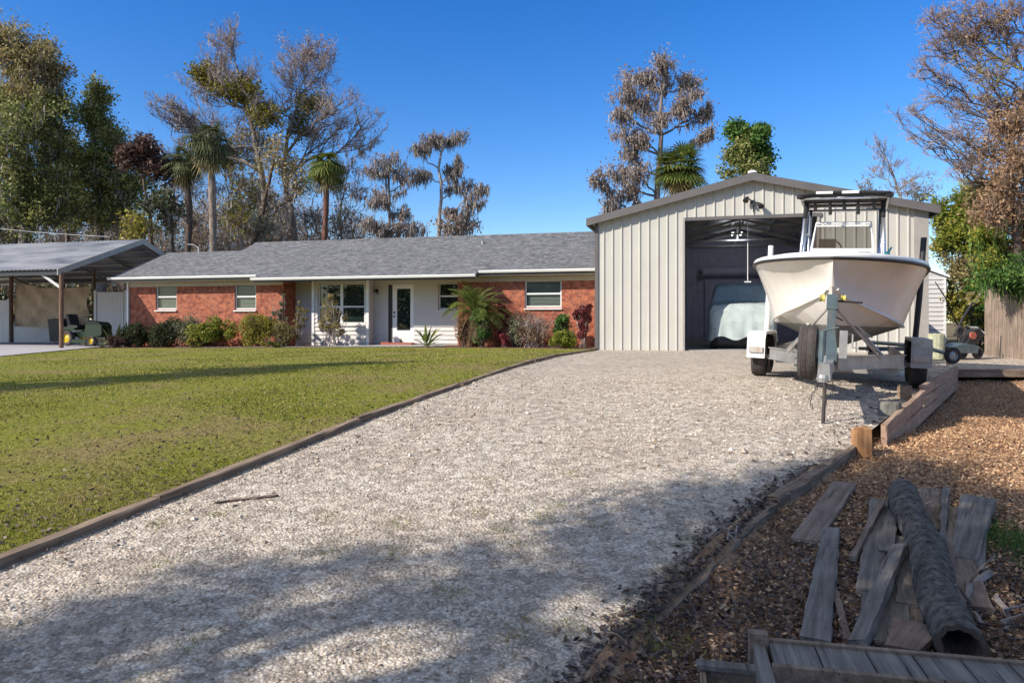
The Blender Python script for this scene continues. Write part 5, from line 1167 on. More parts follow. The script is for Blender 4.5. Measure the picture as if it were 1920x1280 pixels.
def tree(name, label, cat, Y, trunk, r0, blobs, bmat, twmat=None, nsub=9, ntw=60, ntw2=200, tl=0.42, tl2=0.5, leaf=None, moss=None, group=None, up=0.25, seed=1,
         limb_r=0.35, r_tw=(0.016, 0.006), r_tw2=(0.009, 0.004), depth=1.0, gz=None, spread=0.6, dj=0.5):
    """trunk: [(px, py)], blobs: [(px, py, rx, ry)] in picture rows at distance Y, all in metres once placed"""
    rg = np.random.default_rng(seed*101+13)
    T = np.array([W(a, b, Y) for a, b in trunk]); 
    g0 = float(D(T[0][0], T[0][1]))-0.05; T = np.vstack([[T[0][0], T[0][1], g0], T]) if T[0][2] > g0+0.3 else T
    T = resample(T, 14); T[1:-1] += rg.normal(size=(12, 3))*0.02*Y/45
    base = T[0].copy(); root = thing(name, label, cat, tuple(base), 0, group)
    wood_ = MB(); rr = r0*(1-0.72*np.linspace(0, 1, 14)); rr[0] *= 1.25; wood_.tubes(T[None], rr[None], 9)
    leaves_by = {}; mossP = []; tw_mb = MB() if twmat else wood_
    for bi, bl_ in enumerate(blobs):
        px, py, rx, ry = bl_[:4]; lf = bl_[4] if len(bl_) > 4 else leaf; dens = bl_[5] if len(bl_) > 5 else 1.0
        Yb = Y+rg.uniform(-1, 1)*dj*depth*max(rx, ry)/F*Y*1.4; c = W(px, py, Yb); R3 = np.array([rx, (rx+ry)/2*depth, ry])/F*Y
        hd = np.linalg.norm(T[:, :2]-c[:2], axis=1); want = c[2]-0.55*hd-R3[2]*0.4; j = int(np.argmin(np.abs(T[:, 2]-want)+0.15*hd)); j = min(max(j, 3), 13)
        S = T[j]; dist = np.linalg.norm(c-S); rl = max(0.025, min(rr[j]*0.75, r0*limb_r*(0.6+0.4*min(1, dist/5))))
        lim = curves(S[None], c[None], 8, 0.05, rg)[0]; lim += np.sin(np.linspace(0, math.pi, 8))[:, None]*np.array([0, 0, -0.06*dist]); lim[0] = S; lim[-1] = c
        wood_.tubes(lim[None], (rl*(1-0.75*np.linspace(0, 1, 8)))[None], 6)
        q = rg.normal(size=(nsub, 3)); q = unit(q)*rg.uniform(0.55, 1.0, (nsub, 1)); En = c+q*R3
        ti = rg.uniform(0.35, 1.0, nsub)*7; ii = np.clip(ti.astype(int), 0, 6); ff = (ti-ii)[:, None]; St = lim[ii]*(1-ff)+lim[ii+1]*ff
        sub = curves(St, En, 6, 0.09, rg); rs = max(0.014, rl*0.33); wood_.tubes(sub, (rs*(1-0.7*np.linspace(0, 1, 6)))[None], 4, caps=False)
        Rm = float(np.mean(R3)); t1 = twigs(sub, ntw, Rm*tl, 4, spread, up, rg); tw_mb.tubes(t1, np.linspace(r_tw[0], r_tw[1], 4)[None], 3)
        t2 = twigs(t1, ntw2, Rm*tl*tl2, 3, spread, up*0.8, rg, 0.1)
        if ntw2: tw_mb.tubes(t2, np.linspace(r_tw2[0], r_tw2[1], 3)[None], 3)
        if lf:
            mat_, num, size, jit, asp = lf; num = int(num*dens)
            src = t2.reshape(-1, 3) if ntw2 else t1.reshape(-1, 3); ci = rg.integers(0, len(src), num)
            leaves_by.setdefault((mat_, size, asp), []).append(src[ci]+rg.normal(size=(num, 3))*jit)
        if moss:
            mmat, num, ml, mw = moss[:4]; src = np.concatenate([sub[:, 1:].reshape(-1, 3), t1.reshape(-1, 3)]); ci = rg.integers(0, len(src), num); mossP.append((src[ci], ml, mw))
    wood_.build('trunk', bmat, root, off=base, smooth=True)
    if twmat: tw_mb.build('twigs', twmat, root, off=base)
    for (mat_, size, asp), lst in leaves_by.items():
        C = np.concatenate(lst); mb = MB(); mb.leaves(C, size, rg, asp); mb.build('crown', mat_, root, off=base)
    if mossP:
        mb = MB()
        for S, ml, mw in mossP:
            n = len(S); L_ = ml*rg.uniform(0.2, 1.0, n)**1.3; an = rg.uniform(0, math.pi, n); wv = np.stack([np.cos(an), np.sin(an), 0*an], 1)*(mw*rg.uniform(0.5, 1.2, n))[:, None]
            dn = np.stack([rg.normal(size=n)*0.12, rg.normal(size=n)*0.12, -np.ones(n)], 1)*L_[:, None]
            m1 = S+dn*0.45+rg.normal(size=(n, 3))*0.03; m2 = S+dn
            V = np.stack([S-wv*0.5, S+wv*0.5, m1+wv*0.5, m1-wv*0.5, m2+wv*0.08, m2-wv*0.08], 1).reshape(-1, 3); b = (np.arange(n)*6)[:, None]
            mb.add(V, np.concatenate([b+np.array([0, 1, 2, 3]), b+np.array([3, 2, 4, 5])]))
        mb.build('hanging_moss', moss[0], root, off=base)
    return root

OAK = ('lf_oak', 3300, 0.18, 0.17, 0.6); OAKB = ('lf_oak_brown', 3300, 0.175, 0.17, 0.6)
tree('live_oak', 'tall olive-brown live oak filling the top left corner behind the carport', 'tree', 42, [(45, 470), (50, 380), (40, 260), (45, 130)], 0.42,
     [(35, 95, 75, 42, OAKB, 1.1), (88, 135, 38, 48, OAKB, .8), (15, 170, 70, 55, OAKB, 1.2), (90, 215, 45, 45, OAK, 1), (30, 255, 75, 50, OAK, 1.3), (95, 300, 50, 45, OAK, 1.2), (20, 345, 75, 50, OAK, 1.2), (80, 395, 60, 40, OAK, 1.1), (10, 420, 60, 40, ('lf_grey', 1800, .25, .3, .5), 1), (45, 180, 50, 40, OAKB, .8), (55, 130, 45, 40, OAKB, .8), (60, 340, 50, 45, OAK, 1), (5, 70, 40, 35, OAKB, .9), (110, 360, 50, 40, OAK, 1), (60, 225, 60, 40, OAK, 1)],
     'bark_grey', moss=('moss', 160, 0.8, 0.07), seed=3, nsub=13, ntw=90, ntw2=260, tl=0.62, tl2=0.6)
tree('live_oak', 'green pointed live oak left of the palms, right of the tallest left tree', 'tree', 45, [(190, 470), (185, 400), (180, 300), (180, 210)], 0.34,
     [(180, 185, 24, 32, OAK, .8), (168, 240, 40, 38, OAK, 1.2), (212, 285, 42, 36, OAK, 1.1), (140, 300, 35, 40, OAK, 1.0), (185, 335, 55, 35, OAK, 1.3), (245, 345, 40, 38, OAK, .7), (150, 390, 55, 38, OAK, 1.2), (215, 400, 50, 38, OAK, .8)], 'bark_grey', moss=('moss', 120, 0.8, 0.07), seed=5, nsub=13, ntw=90, ntw2=260, tl=0.62, tl2=0.6)
tree('dark_tree', 'dark plum-leaved tree between the pointed oak and the twin palms', 'tree', 40, [(285, 480), (280, 400), (268, 330)], 0.2,
     [(262, 285, 36, 30, ('lf_plum', 3200, .24, .2, .5), 1), (292, 320, 30, 28, ('lf_plum', 1500, .24, .2, .5), 1), (300, 380, 32, 35, ('lf_dark', 900, .22, .25, .5), 1), (270, 425, 45, 25, ('lf_yellow', 900, .22, .25, .5), 1)], 'bark_brown', 'twig_purple', seed=8, ntw=90, ntw2=300)
BT = dict(nsub=14, ntw=150, ntw2=560, tl=0.5, r_tw=(0.017, 0.008), r_tw2=(0.011, 0.006))
tree('bare_tree', 'tall wispy bare tree with yellow-green tufts rising above the twin palms', 'tree', 46, [(478, 470), (500, 400), (490, 320), (470, 230), (445, 130)], 0.34,
     [(430, 75, 42, 45), (455, 130, 45, 50), (400, 120, 38, 40), (385, 160, 45, 40), (305, 195, 35, 18), (340, 215, 50, 28), (470, 205, 45, 45), (370, 225, 60, 45),
      (378, 140, 22, 20, ('lf_olive', 1500, .22, .2, .5), 1), (440, 172, 52, 18, ('lf_olive', 3300, .22, .22, .5), 1), (500, 215, 35, 22, ('lf_olive', 1400, .22, .22, .5), 1), (480, 265, 50, 40, ('lf_oak_brown', 900, .2, .3, .5), 1)],
     'bark_grey', 'twig_purple', seed=11, moss=('moss', 70, 0.6, 0.07), up=0.5, **BT)
tree('bare_tree', 'round-topped bare tree with rusty crown, tallest in front of the centre-left sky', 'tree', 48, [(552, 470), (548, 400), (530, 330), (540, 250), (560, 190)], 0.30,
     [(575, 95, 48, 22, ('moss_brown', 900, .16, .3, .5), 1), (540, 130, 38, 40), (610, 125, 42, 40), (575, 165, 55, 45), (640, 195, 52, 40), (520, 200, 40, 40), (690, 222, 55, 20), (625, 250, 55, 35), (560, 240, 45, 35, ('lf_olive', 1100, .2, .3, .5), 1), (585, 195, 42, 20, ('lf_olive', 1300, .2, .3, .5), .8)],
     'bark_grey', 'twig_purple', seed=12, up=0.5, **BT)
tree('forked_tree', 'grey forked tree with few leaves between the thick palm and the brown palm', 'tree', 44, [(470, 475), (492, 400), (505, 330), (515, 290)], 0.26,
     [(455, 350, 40, 40, ('lf_olive', 500, .2, .3, .5), 1), (520, 300, 45, 40, ('lf_oak_brown', 1300, .2, .3, .5), 1), (440, 410, 38, 35, ('lf_yellow', 500, .2, .3, .5), 1), (530, 380, 40, 35), (580, 330, 45, 35, ('lf_oak_brown', 700, .2, .3, .5), 1), (500, 420, 45, 25, ('lf_grey', 500, .2, .3, .5), 1)], 'bark_brown', 'twig_purple', seed=14, moss=('moss', 90, 0.8, 0.08), nsub=10, ntw=80, ntw2=260)
MT = dict(nsub=10, ntw=110, ntw2=420, r_tw=(0.015, 0.007), r_tw2=(0.010, 0.006))
tree('scrub_tree', 'grey twiggy tree directly left of the twin palms', 'tree', 50, [(325, 480), (322, 400), (330, 330)], 0.16, [(318, 300, 32, 40), (345, 350, 40, 35), (305, 370, 35, 35, ('lf_grey', 500, .2, .2, .5), 1), (335, 410, 50, 30, ('lf_oak_brown', 600, .2, .2, .5), 1), (350, 250, 35, 30)], 'bark_grey', 'twig_purple', seed=71, moss=('moss', 120, 0.6, .06), **MT)
tree('scrub_tree', 'pale leaning tree with yellow creeper right of the grey-trunked palm', 'tree', 49, [(455, 480), (448, 400), (455, 320)], 0.18, [(450, 290, 40, 35, ('lf_olive', 700, .2, .2, .5), 1), (430, 340, 42, 32), (478, 360, 40, 30, ('lf_oak_brown', 500, .2, .2, .5), 1), (445, 400, 32, 35, ('lf_yellow', 900, .2, .2, .5), 1), (480, 425, 45, 22), (415, 300, 30, 30, ('lf_olive', 900, .2, .2, .5), 1)], 'bark_pale', 'twig_purple', seed=72, moss=('moss', 120, 0.6, .06), **MT)
tree('scrub_tree', 'thin mossy tree behind the rusty-trunked palm', 'tree', 52, [(640, 480), (638, 400), (650, 330)], 0.15, [(655, 310, 45, 25), (620, 350, 45, 30, ('lf_oak_brown', 400, .2, .2, .5), 1), (668, 360, 40, 25), (640, 410, 45, 28, ('lf_grey', 300, .2, .2, .5), 1), (690, 270, 38, 22), (575, 400, 30, 30)], 'bark_grey', 'twig_purple', seed=73, moss=('moss', 160, 0.6, .06), **MT)
tree('leafy_tree', 'olive tree filling the gap between the tall left oak and the pointed oak', 'tree', 47, [(128, 480), (125, 400), (122, 320)], 0.22, [(118, 265, 38, 36, OAKB, .8), (140, 330, 42, 36, OAK, .9), (115, 395, 50, 34, OAK, .9), (225, 250, 30, 30, OAK, .6), (210, 325, 40, 30, OAKB, .6)], 'bark_grey', seed=74, moss=('moss', 80, 0.6, .06), ntw=70, ntw2=220)
CY = dict(nsub=12, ntw=90, ntw2=300, up=0.05, r_tw2=(0.012, 0.006), tl=0.6)
tree('mossy_cypress', 'small mossy cypress left of the taller crooked cypress above the house roof', 'tree', 44, [(731, 450), (730, 380), (727, 310)], 0.16,
     [(735, 305, 40, 16), (705, 322, 28, 12), (765, 330, 35, 14), (728, 365, 42, 14), (712, 378, 24, 8), (755, 395, 22, 12), (705, 420, 30, 9), (690, 415, 12, 8), (740, 432, 45, 10, ('moss_brown', 500, .2, .2, .5), 1), (785, 430, 35, 14)], 'bark_grey', 'twig_purple', seed=17, moss=('moss', 420, 0.6, 0.055), **CY)
tree('mossy_cypress', 'crooked mossy cypress with tiered limbs standing alone over the house roof', 'tree', 44, [(823, 450), (825, 400), (829, 360), (822, 320), (828, 280), (840, 262)], 0.20,
     [(848, 258, 32, 14), (815, 262, 30, 12), (785, 275, 26, 10), (863, 300, 8, 20), (850, 318, 24, 6), (870, 350, 42, 9), (905, 352, 18, 5), (890, 380, 24, 10), (875, 402, 20, 14), (850, 425, 50, 12, ('moss_brown', 700, .2, .2, .5), 1), (795, 325, 25, 10), (845, 395, 14, 8)], 'bark_pale', 'twig_purple', seed=18, moss=('moss', 450, 0.6, 0.055), **CY)
tree('mossy_cypress', 'big spreading mossy cypress behind the left side of the metal workshop', 'tree', 38, [(1228, 420), (1234, 330), (1240, 260), (1236, 200), (1250, 140)], 0.26,
     [(1192, 138, 32, 20), (1252, 115, 28, 22), (1228, 160, 30, 22), (1300, 145, 28, 14), (1172, 178, 30, 18), (1208, 195, 34, 18), (1300, 178, 28, 14), (1325, 205, 14, 18), (1165, 212, 28, 12), (1232, 225, 28, 20), (1283, 200, 24, 14), (1170, 250, 26, 16), (1205, 260, 28, 12), (1180, 285, 26, 12), (1150, 318, 34, 16), (1195, 318, 30, 14), (1118, 335, 14, 14), (1170, 355, 28, 20), (1140, 385, 20, 18), (1330, 243, 10, 8)],
     'bark_grey', 'twig_purple', seed=21, moss=('moss', 330, 0.6, 0.05), leaf=('moss_brown', 260, .16, .2, .5), **CY)
tree('broadleaf_tree', 'compact dark green tree peeking over the workshop ridge', 'tree', 36, [(1402, 420), (1402, 340), (1400, 280)], 0.2,
     [(1385, 248, 24, 16, ('lf_green', 2200, .2, .16, .5), 1), (1424, 250, 22, 18, ('lf_green', 2200, .2, .16, .5), 1), (1380, 285, 26, 22, ('lf_oak', 2200, .2, .18, .5), 1), (1425, 295, 30, 24, ('lf_green', 2600, .2, .18, .5), 1), (1400, 325, 44, 20, ('lf_oak', 2600, .2, .18, .5), 1), (1402, 268, 20, 20, ('lf_oak', 1600, .2, .18, .5), 1)], 'bark_pale', seed=23, ntw=60, ntw2=150)
tree('bare_tree', 'thin pale bare tree in the distance right of the T-top', 'tree', 50, [(1702, 450), (1692, 380), (1668, 310)], 0.2,
     [(1648, 275, 26, 30), (1672, 300, 34, 30), (1640, 325, 28, 20), (1712, 330, 34, 30), (1735, 360, 30, 28, ('lf_grey', 300, .2, .2, .5), 1), (1620, 350, 22, 10, ('lf_grey', 120, .2, .2, .5), 1), (1690, 350, 40, 25)], 'bark_pale', 'twig_purple', seed=25, up=0.5, nsub=10, ntw=90, ntw2=260)
# big vine-hung tree at the right edge
tree('vine_hung_tree', 'large half-bare tree with pinkish twigs and brown vines at the right edge', 'tree', 17.5, [(1965, 650), (1955, 480), (1940, 330), (1925, 180), (1930, 40)], 0.15,
     [(1790, 20, 60, 30), (1850, 40, 60, 45, ('lf_brown', 500, .09, .1, .5), 1), (1770, 90, 50, 30), (1840, 120, 55, 40, ('lf_yellow', 250, .09, .15, .5), 1), (1900, 100, 40, 50), (1760, 180, 60, 22), (1700, 205, 45, 12), (1830, 200, 50, 35), (1890, 215, 40, 45, ('lf_brown', 900, .09, .1, .5), 1), (1790, 250, 45, 20), (1850, 285, 50, 30, ('lf_brown', 700, .09, .15, .5), 1), (1740, 130, 40, 25), (1880, 20, 50, 35), (1730, 250, 35, 14), (1870, 250, 50, 35), (1900, 170, 40, 40), (1820, 320, 45, 25), (1750, 40, 40, 25), (1810, 60, 40, 30, ('lf_brown', 400, .09, .1, .5), 1)],
     'bark_grey', 'twig_red', seed=31, up=0.1, nsub=12, ntw=120, ntw2=430, tl=0.55, r_tw=(0.008, 0.003), r_tw2=(0.0045, 0.002), limb_r=0.22)
tree('vine_mass', 'rusty curtain of dry vines hanging above the board fence', 'vines', 16.5, [(1915, 660), (1912, 500), (1900, 380), (1890, 260)], 0.12,
     [(1895, 225, 34, 34), (1910, 290, 40, 40), (1880, 340, 34, 34), (1910, 390, 40, 40), (1850, 390, 30, 26), (1930, 330, 40, 60)], 'bark_brown', 'twig_red', seed=33, leaf=('lf_brown', 1100, .08, .16, .5), moss=('moss_brown', 160, 0.4, 0.02), nsub=10, ntw=90, ntw2=240, r_tw=(0.007, 0.003), r_tw2=(0.004, 0.002))
LG = ('lf_lime', 3400, .15, .13, .5)
tree('leafy_bush', 'tall sunlit yellow-green bush right behind the white shed', 'bush', 30.5, [(1800, 655), (1805, 560), (1815, 460)], 0.12,
     [(1790, 395, 38, 30, LG, 1.2), (1770, 440, 26, 34, ('lf_yellow', 2600, .14, .13, .5), 1), (1822, 370, 40, 28, LG, 1), (1810, 440, 42, 40, LG, 1.2), (1795, 500, 34, 40, ('lf_oak_brown', 2400, .14, .14, .5), 1), (1790, 560, 28, 40, ('lf_yellow', 2600, .14, .13, .5), 1), (1830, 520, 36, 38, LG, 1), (1820, 590, 30, 34, LG, 1)], 'bark_brown', seed=35, nsub=10, ntw=80, ntw2=200, r_tw=(0.008, 0.003), r_tw2=(0.005, 0.002))
tree('leafy_bush', 'green creeper-covered bush drooping over the board fence', 'bush', 17.6, [(1900, 655), (1895, 540), (1880, 460)], 0.12,
     [(1850, 350, 36, 26, ('lf_oak_brown', 2400, .10, .1, .5), 1), (1870, 400, 40, 34, ('lf_oak_brown', 2400, .10, .12, .5), 1), (1850, 450, 38, 36, ('lf_lime', 2000, .10, .1, .5), 1), (1905, 470, 36, 40, ('lf_brown', 2000, .10, .1, .5), 1), (1870, 505, 40, 30, ('lf_green', 2600, .12, .1, .35), 1), (1910, 525, 30, 26, ('lf_green', 2600, .10, .1, .5), 1), (1925, 420, 40, 60, ('lf_oak_brown', 2400, .10, .12, .5), 1)], 'bark_brown', seed=36, moss=('lf_green', 260, 0.7, 0.03), nsub=10, ntw=80, ntw2=200, r_tw=(0.008, 0.003), r_tw2=(0.005, 0.002))

tree('creeper', 'green creeper spilling over the top of the board fence', 'creeper', 15.6, [(1925, 655), (1918, 600), (1905, 540)], 0.04,
     [(1862, 520, 24, 20, ('lf_green', 900, .09, .07, .4), 1), (1895, 535, 24, 22, ('lf_green', 900, .09, .07, .4), 1), (1850, 485, 24, 26, ('lf_lime', 800, .09, .07, .4), 1), (1915, 500, 26, 30, ('lf_green', 900, .09, .07, .4), 1)], 'bark_brown', seed=38, moss=('lf_green', 90, 0.45, 0.02), nsub=8, ntw=40, ntw2=90, r_tw=(0.007, 0.003), r_tw2=(0.004, 0.002))
# understorey wood behind carport and house: reads as one mass
def woodland():
    rg = np.random.default_rng(99); mb = MB(); lf = MB()
    n = 170; X = rg.uniform(-46, -7, n); Yd = rg.uniform(52, 64, n); H = rg.uniform(6, 11.5, n)*np.interp(X, [-46, -20, -12, -7], [1.1, 1.0, 0.8, 0.45])
    S = np.stack([X, Yd, np.full(n, -0.2)], 1); E = S+np.stack([rg.normal(size=n)*0.9, rg.normal(size=n)*0.9, H], 1); T = curves(S, E, 8, 0.04, rg)
    mb.tubes(T, np.linspace(0.11, 0.03, 8)[None], 5); t1 = twigs(T, 6500, 1.9, 4, 0.7, 0.35, rg, 0.2); mb.tubes(t1, np.linspace(0.03, 0.012, 4)[None], 3)
    t2 = twigs(t1, 42000, 0.9, 3, 0.7, 0.3, rg, 0.1); mb.tubes(t2, np.linspace(0.014, 0.008, 3)[None], 3)
    src = t2.reshape(-1, 3); C = src[rg.integers(0, len(src), 30000)]+rg.normal(size=(30000, 3))*0.2
    r_ = thing('woodland', 'mass of grey twiggy undergrowth and thin trees beyond the house and carport', 'woodland', (-26, 57, -0.1)); r_['kind'] = 'stuff'
    mb.build('stems', 'twig_purple', r_, off=(-26, 57, -0.1), kind='stuff')
    for k_, m_ in enumerate(('lf_dark', 'lf_oak_brown')): l_ = MB(); l_.leaves(C[k_::2], 0.22, rg, 0.5); l_.build('foliage', m_, r_, off=(-26, 57, -0.1), kind='stuff')
woodland()
def thicket(name, x0, x1, y0, y1, h, mats, n, label):
    rg = np.random.default_rng(int(abs(x0)*10)+5); C = np.stack([rg.uniform(x0, x1, n), rg.uniform(y0, y1, n), np.zeros(n)], 1)
    top = h*(0.7+0.3*np.sin(C[:, 0]*1.3)*np.sin(C[:, 0]*0.47+1)); C[:, 2] = rg.uniform(0, 1, n)**0.8*top-0.2
    base = ((x0+x1)/2, (y0+y1)/2, -0.2); r_ = thing(name, label, 'hedge', base); r_['kind'] = 'stuff'
    m_ = MB(); S = np.stack([rg.uniform(x0, x1, 200), rg.uniform(y0, y1, 200), np.full(200, -0.2)], 1); m_.tubes(curves(S, S+np.stack([rg.normal(size=200)*0.4, rg.normal(size=200)*0.4, np.full(200, h*0.9)], 1), 5, 0.05, rg), np.linspace(0.05, 0.02, 5)[None], 4); m_.build('stems', 'bark_brown', r_, off=base, kind='stuff')
    for k_, mt in enumerate(mats): l_ = MB(); l_.leaves(C[k_::len(mats)], 0.30 if y0 > 0 else 0.8, rg, 0.5); l_.build('foliage', mt, r_, off=base, kind='stuff')
thicket('thicket', -46, -12, 46, 49, 4.6, ('lf_dark', 'lf_oak_brown', 'lf_grey'), 26000, 'dark thicket of scrub seen under the carport roof and behind the house')
thicket('street_trees', -60, 60, -34, -27, 9.5, ('lf_dark', 'lf_oak_brown', 'lf_oak'), 26000, 'wall of dark trees across the street behind the camera')
thicket('thicket', 15, 26, 21.5, 24, 2.6, ('lf_green', 'lf_oak_brown', 'lf_lime'), 16000, 'green scrub behind the shed and board fence at the right')

# palms
def fan_palm(name, label, Y, trunk, rt, R_, nf, lmat, seed, droop=0.5, tmat='bark_palm', skirt=0, group=None, lw=0.035):
    rg = np.random.default_rng(seed); T = np.array([W(a, b, Y) for a, b in trunk]); g0 = float(D(T[0][0], T[0][1])); T = np.vstack([[T[0][0], T[0][1], g0], T]); T = resample(T, 16); base = T[0]
    root = thing(name, label, 'palm', tuple(base), 0, group)
    mb = MB(); mb.tubes(T[None], (rt*(1+0.10*np.sin(np.arange(16)*2.3)))[None], 10); mb.build('trunk', tmat, root, off=base, smooth=True)
    top = T[-1]; pet = MB(); lf = MB(); sk = MB()
    for i in range(nf+skirt):
        is_sk = i >= nf; az = i*2.399+rg.normal()*0.2
        el = math.radians(rg.uniform(-88, -62)) if is_sk else math.asin(max(-0.95, min(0.98, 1-1.75*(i+0.5)/nf)))*0.95+rg.normal()*0.08
        d = np.array([math.cos(az)*math.cos(el), math.sin(az)*math.cos(el), math.sin(el)]); Lp = R_*(rg.uniform(0.3, 0.62) if not is_sk else rg.uniform(0.2, 0.35))
        P = np.array([top+d*Lp*t+np.array([0, 0, -0.10*R_*t*t*droop*1.5]) for t in np.linspace(0, 1, 5)]); pet.tube(P, np.linspace(0.022, 0.012, 5), 4)
        hub = P[-1]; ax = unit(P[-1]-P[-2]); sd_ = unit(np.cross(ax, [0.01, 0.02, 1.])); un = np.cross(sd_, ax); nl = 19; Lb = R_*rg.uniform(0.42, 0.68)
        tgt = sk if is_sk else lf
        for a in np.linspace(-2.2, 2.2, nl):
            dl = unit(ax*math.cos(a)+sd_*math.sin(a)+un*0.15*math.cos(a*0.5)); Lq = Lb*(0.75+0.25*math.cos(a*0.7))*rg.uniform(0.9, 1.08); q = []
            for t in (0, 0.45, 0.75, 1.0): q.append(hub+dl*Lq*t+np.array([0, 0, -Lq*droop*(t**2.0)*0.62]))
            wd = unit(np.cross(dl, un))*lw; ws = (0.5, 1.0, 0.7, 0.08)
            V = []; 
            for k_, p_ in enumerate(q): V += [p_-wd*ws[k_], p_+wd*ws[k_]]
            tgt.add(V, [(0, 1, 3, 2), (2, 3, 5, 4), (4, 5, 7, 6)])
    pet.build('frond_stems', lmat, root, off=base); lf.build('fronds', lmat, root, off=base)
    if skirt: sk.build('dead_fronds', 'lf_oak_brown', root, off=base)
    return root
fan_palm('cabbage_palm', 'left one of the twin shaggy palms, its crown drooping dark before the oaks', 40, [(352, 470), (356, 400), (350, 340), (345, 300)], 0.17, 1.3, 30, 'lf_palm_dull', 41, 0.9, 'bark_brown', 14)
fan_palm('cabbage_palm', 'tall grey-trunked palm, right one of the twin shaggy palms', 38, [(400, 470), (399, 400), (397, 330), (393, 262)], 0.18, 1.55, 32, 'lf_palm_dull', 42, 0.9, 'bark_palm', 22)
fan_palm('cabbage_palm', 'palm with rusty brown trunk and wide olive crown above the house roof', 39, [(608, 455), (611, 400), (612, 350), (612, 305)], 0.15, 1.4, 26, 'lf_palm', 43, 0.8, 'bark_red', 8)
fan_palm('cabbage_palm', 'full yellow-green palm crown behind the left slope of the workshop roof', 33, [(1275, 470), (1274, 380), (1274, 312)], 0.2, 1.55, 46, 'lf_palm', 44, 0.55, 'bark_palm', 10)

def feather_palm(name, label, pos, H, nf, L_, seed, dry=8):
    rg = np.random.default_rng(seed); base = np.array(pos); root = thing(name, label, 'palm', tuple(base)); top = base+np.array([0, 0, H])
    mb = MB()
    for a in (0, 2.1, 4.2): mb.tube([base+np.array([math.cos(a)*0.10, math.sin(a)*0.10, 0]), base+np.array([math.cos(a)*0.16, math.sin(a)*0.16, H*0.5]), top+np.array([math.cos(a)*0.22, math.sin(a)*0.22, 0])], [0.07, 0.06, 0.05], 8)
    mb.build('trunk', 'bark_red', root, off=base)
    for kind, cnt in (('lf_palm', nf), ('lf_palm_dry', dry)):
        rc = MB(); lf = MB()
        for i in range(cnt):
            a0 = (i % 3)*2.1; st_ = top+np.array([math.cos(a0)*0.2, math.sin(a0)*0.2, rg.uniform(-0.2, 0.1)]); az = rg.uniform(0, 6.28)
            el = rg.uniform(0.1, 1.35) if kind == 'lf_palm' else rg.uniform(-1.2, -0.5); LL = L_*rg.uniform(0.8, 1.1)
            n = 9; P = [st_]; d = np.array([math.cos(az)*math.cos(el), math.sin(az)*math.cos(el), math.sin(el)])
            for k_ in range(n-1): P.append(P[-1]+d*LL/(n-1)); d = unit(d+np.array([0, 0, -0.21]))
            P = np.array(P); rc.tube(P, np.linspace(0.014, 0.004, n), 4); P2 = resample(P, 26)
            for k_ in range(3, 26):
                ax = unit(P2[k_]-P2[k_-1]); sd_ = unit(np.cross(ax, [0.01, 0, 1.0])); l = LL*0.26*math.sin(math.pi*(k_/27))**0.6
                for sg in (-1, 1):
                    dl = unit(sd_*sg+ax*0.75+np.array([0, 0, 0.12])); e = P2[k_]+dl*l+np.array([0, 0, -l*0.35]); wd = ax*0.011; m_ = P2[k_]+dl*l*0.5
                    lf.add([P2[k_]-wd, P2[k_]+wd, m_+wd, m_-wd, e], [(0, 1, 2, 3)]); lf.Fc.append(np.array([[lf.n-2, lf.n-3, lf.n-1]]))
        rc.build('frond_stems' if kind == 'lf_palm' else 'dry_stems', kind, root, off=base); lf.build('fronds' if kind == 'lf_palm' else 'dry_fronds', kind, root, off=base)
    return root
def bp(px, d): s_ = s_of(px, d); p = bl(s_, d); return np.array([p[0], p[1], float(D(p[0], p[1]))])
feather_palm('date_palm', 'bushy date palm with dry lower fronds against the brick wall right of the porch', bp(895, 1.5), 1.15, 58, 1.12, 51, 26)

def bush(name, label, px, d, wpx, top_py, lmat, n, size, seed, bot=648, stems=14, stemmat='bark_brown', asp=0.5, cat='bush', openness=0.0, low=0.0, group=None, lump=1.0):
    rg = np.random.default_rng(seed); b = bp(px, d); Y = b[1]; hw = wpx/2/F*Y; H = CZ+(HOR-top_py)/F*Y-b[2]
    root = thing(name, label, cat, tuple(b), 0, group); c = b+np.array([0, 0, H*(0.5+low*0.5)]); R3 = np.array([hw, min(hw, 0.55), H*(0.5-low*0.5)])
    m_ = MB(); S = b+rg.normal(size=(stems, 3))*np.array([hw*0.25, 0.12, 0]); q = unit(rg.normal(size=(stems, 3)))*rg.uniform(0.5, 1, (stems, 1)); q[:, 2] = np.abs(q[:, 2])*0.9+0.1*low; E = c+q*R3
    st_ = curves(S, E, 6, 0.06, rg); m_.tubes(st_, np.linspace(0.014, 0.006, 6)[None], 5); tw = twigs(st_, stems*8, hw*0.45, 4, 0.7, 0.3, rg, 0.35); m_.tubes(tw, np.linspace(0.006, 0.003, 4)[None], 3); m_.build('stems', stemmat, root, off=b)
    # lumpy leaf clumps
    k_ = 34; n = int(n*1.7); cc = c+unit(rg.normal(size=(k_, 3)))*rg.uniform(0.3, 0.85, (k_, 1))*R3; lump = 0.42 if cat == 'shrub' else (0.6 if cat == 'plant' else 1.0); cr = rg.uniform(0.26, 0.46, k_)*min(hw*1.2, H*0.6)*lump; cc = np.where(rg.uniform(size=(k_, 1)) < (0.8 if lump < 1 else 0.0), st_[rg.integers(0, stems, k_), rg.integers(2, 6, k_)], cc)
    i = rg.integers(0, k_, n); pts = cc[i]+unit(rg.normal(size=(n, 3)))*(rg.uniform(0.3, 1, (n, 1))**0.5)*cr[i][:, None]; pts[:, 2] = np.maximum(pts[:, 2], b[2]+0.02)
    if n: l_ = MB(); l_.leaves(pts, size, rg, asp); l_.build('leaves', lmat, root, off=b)
    return root
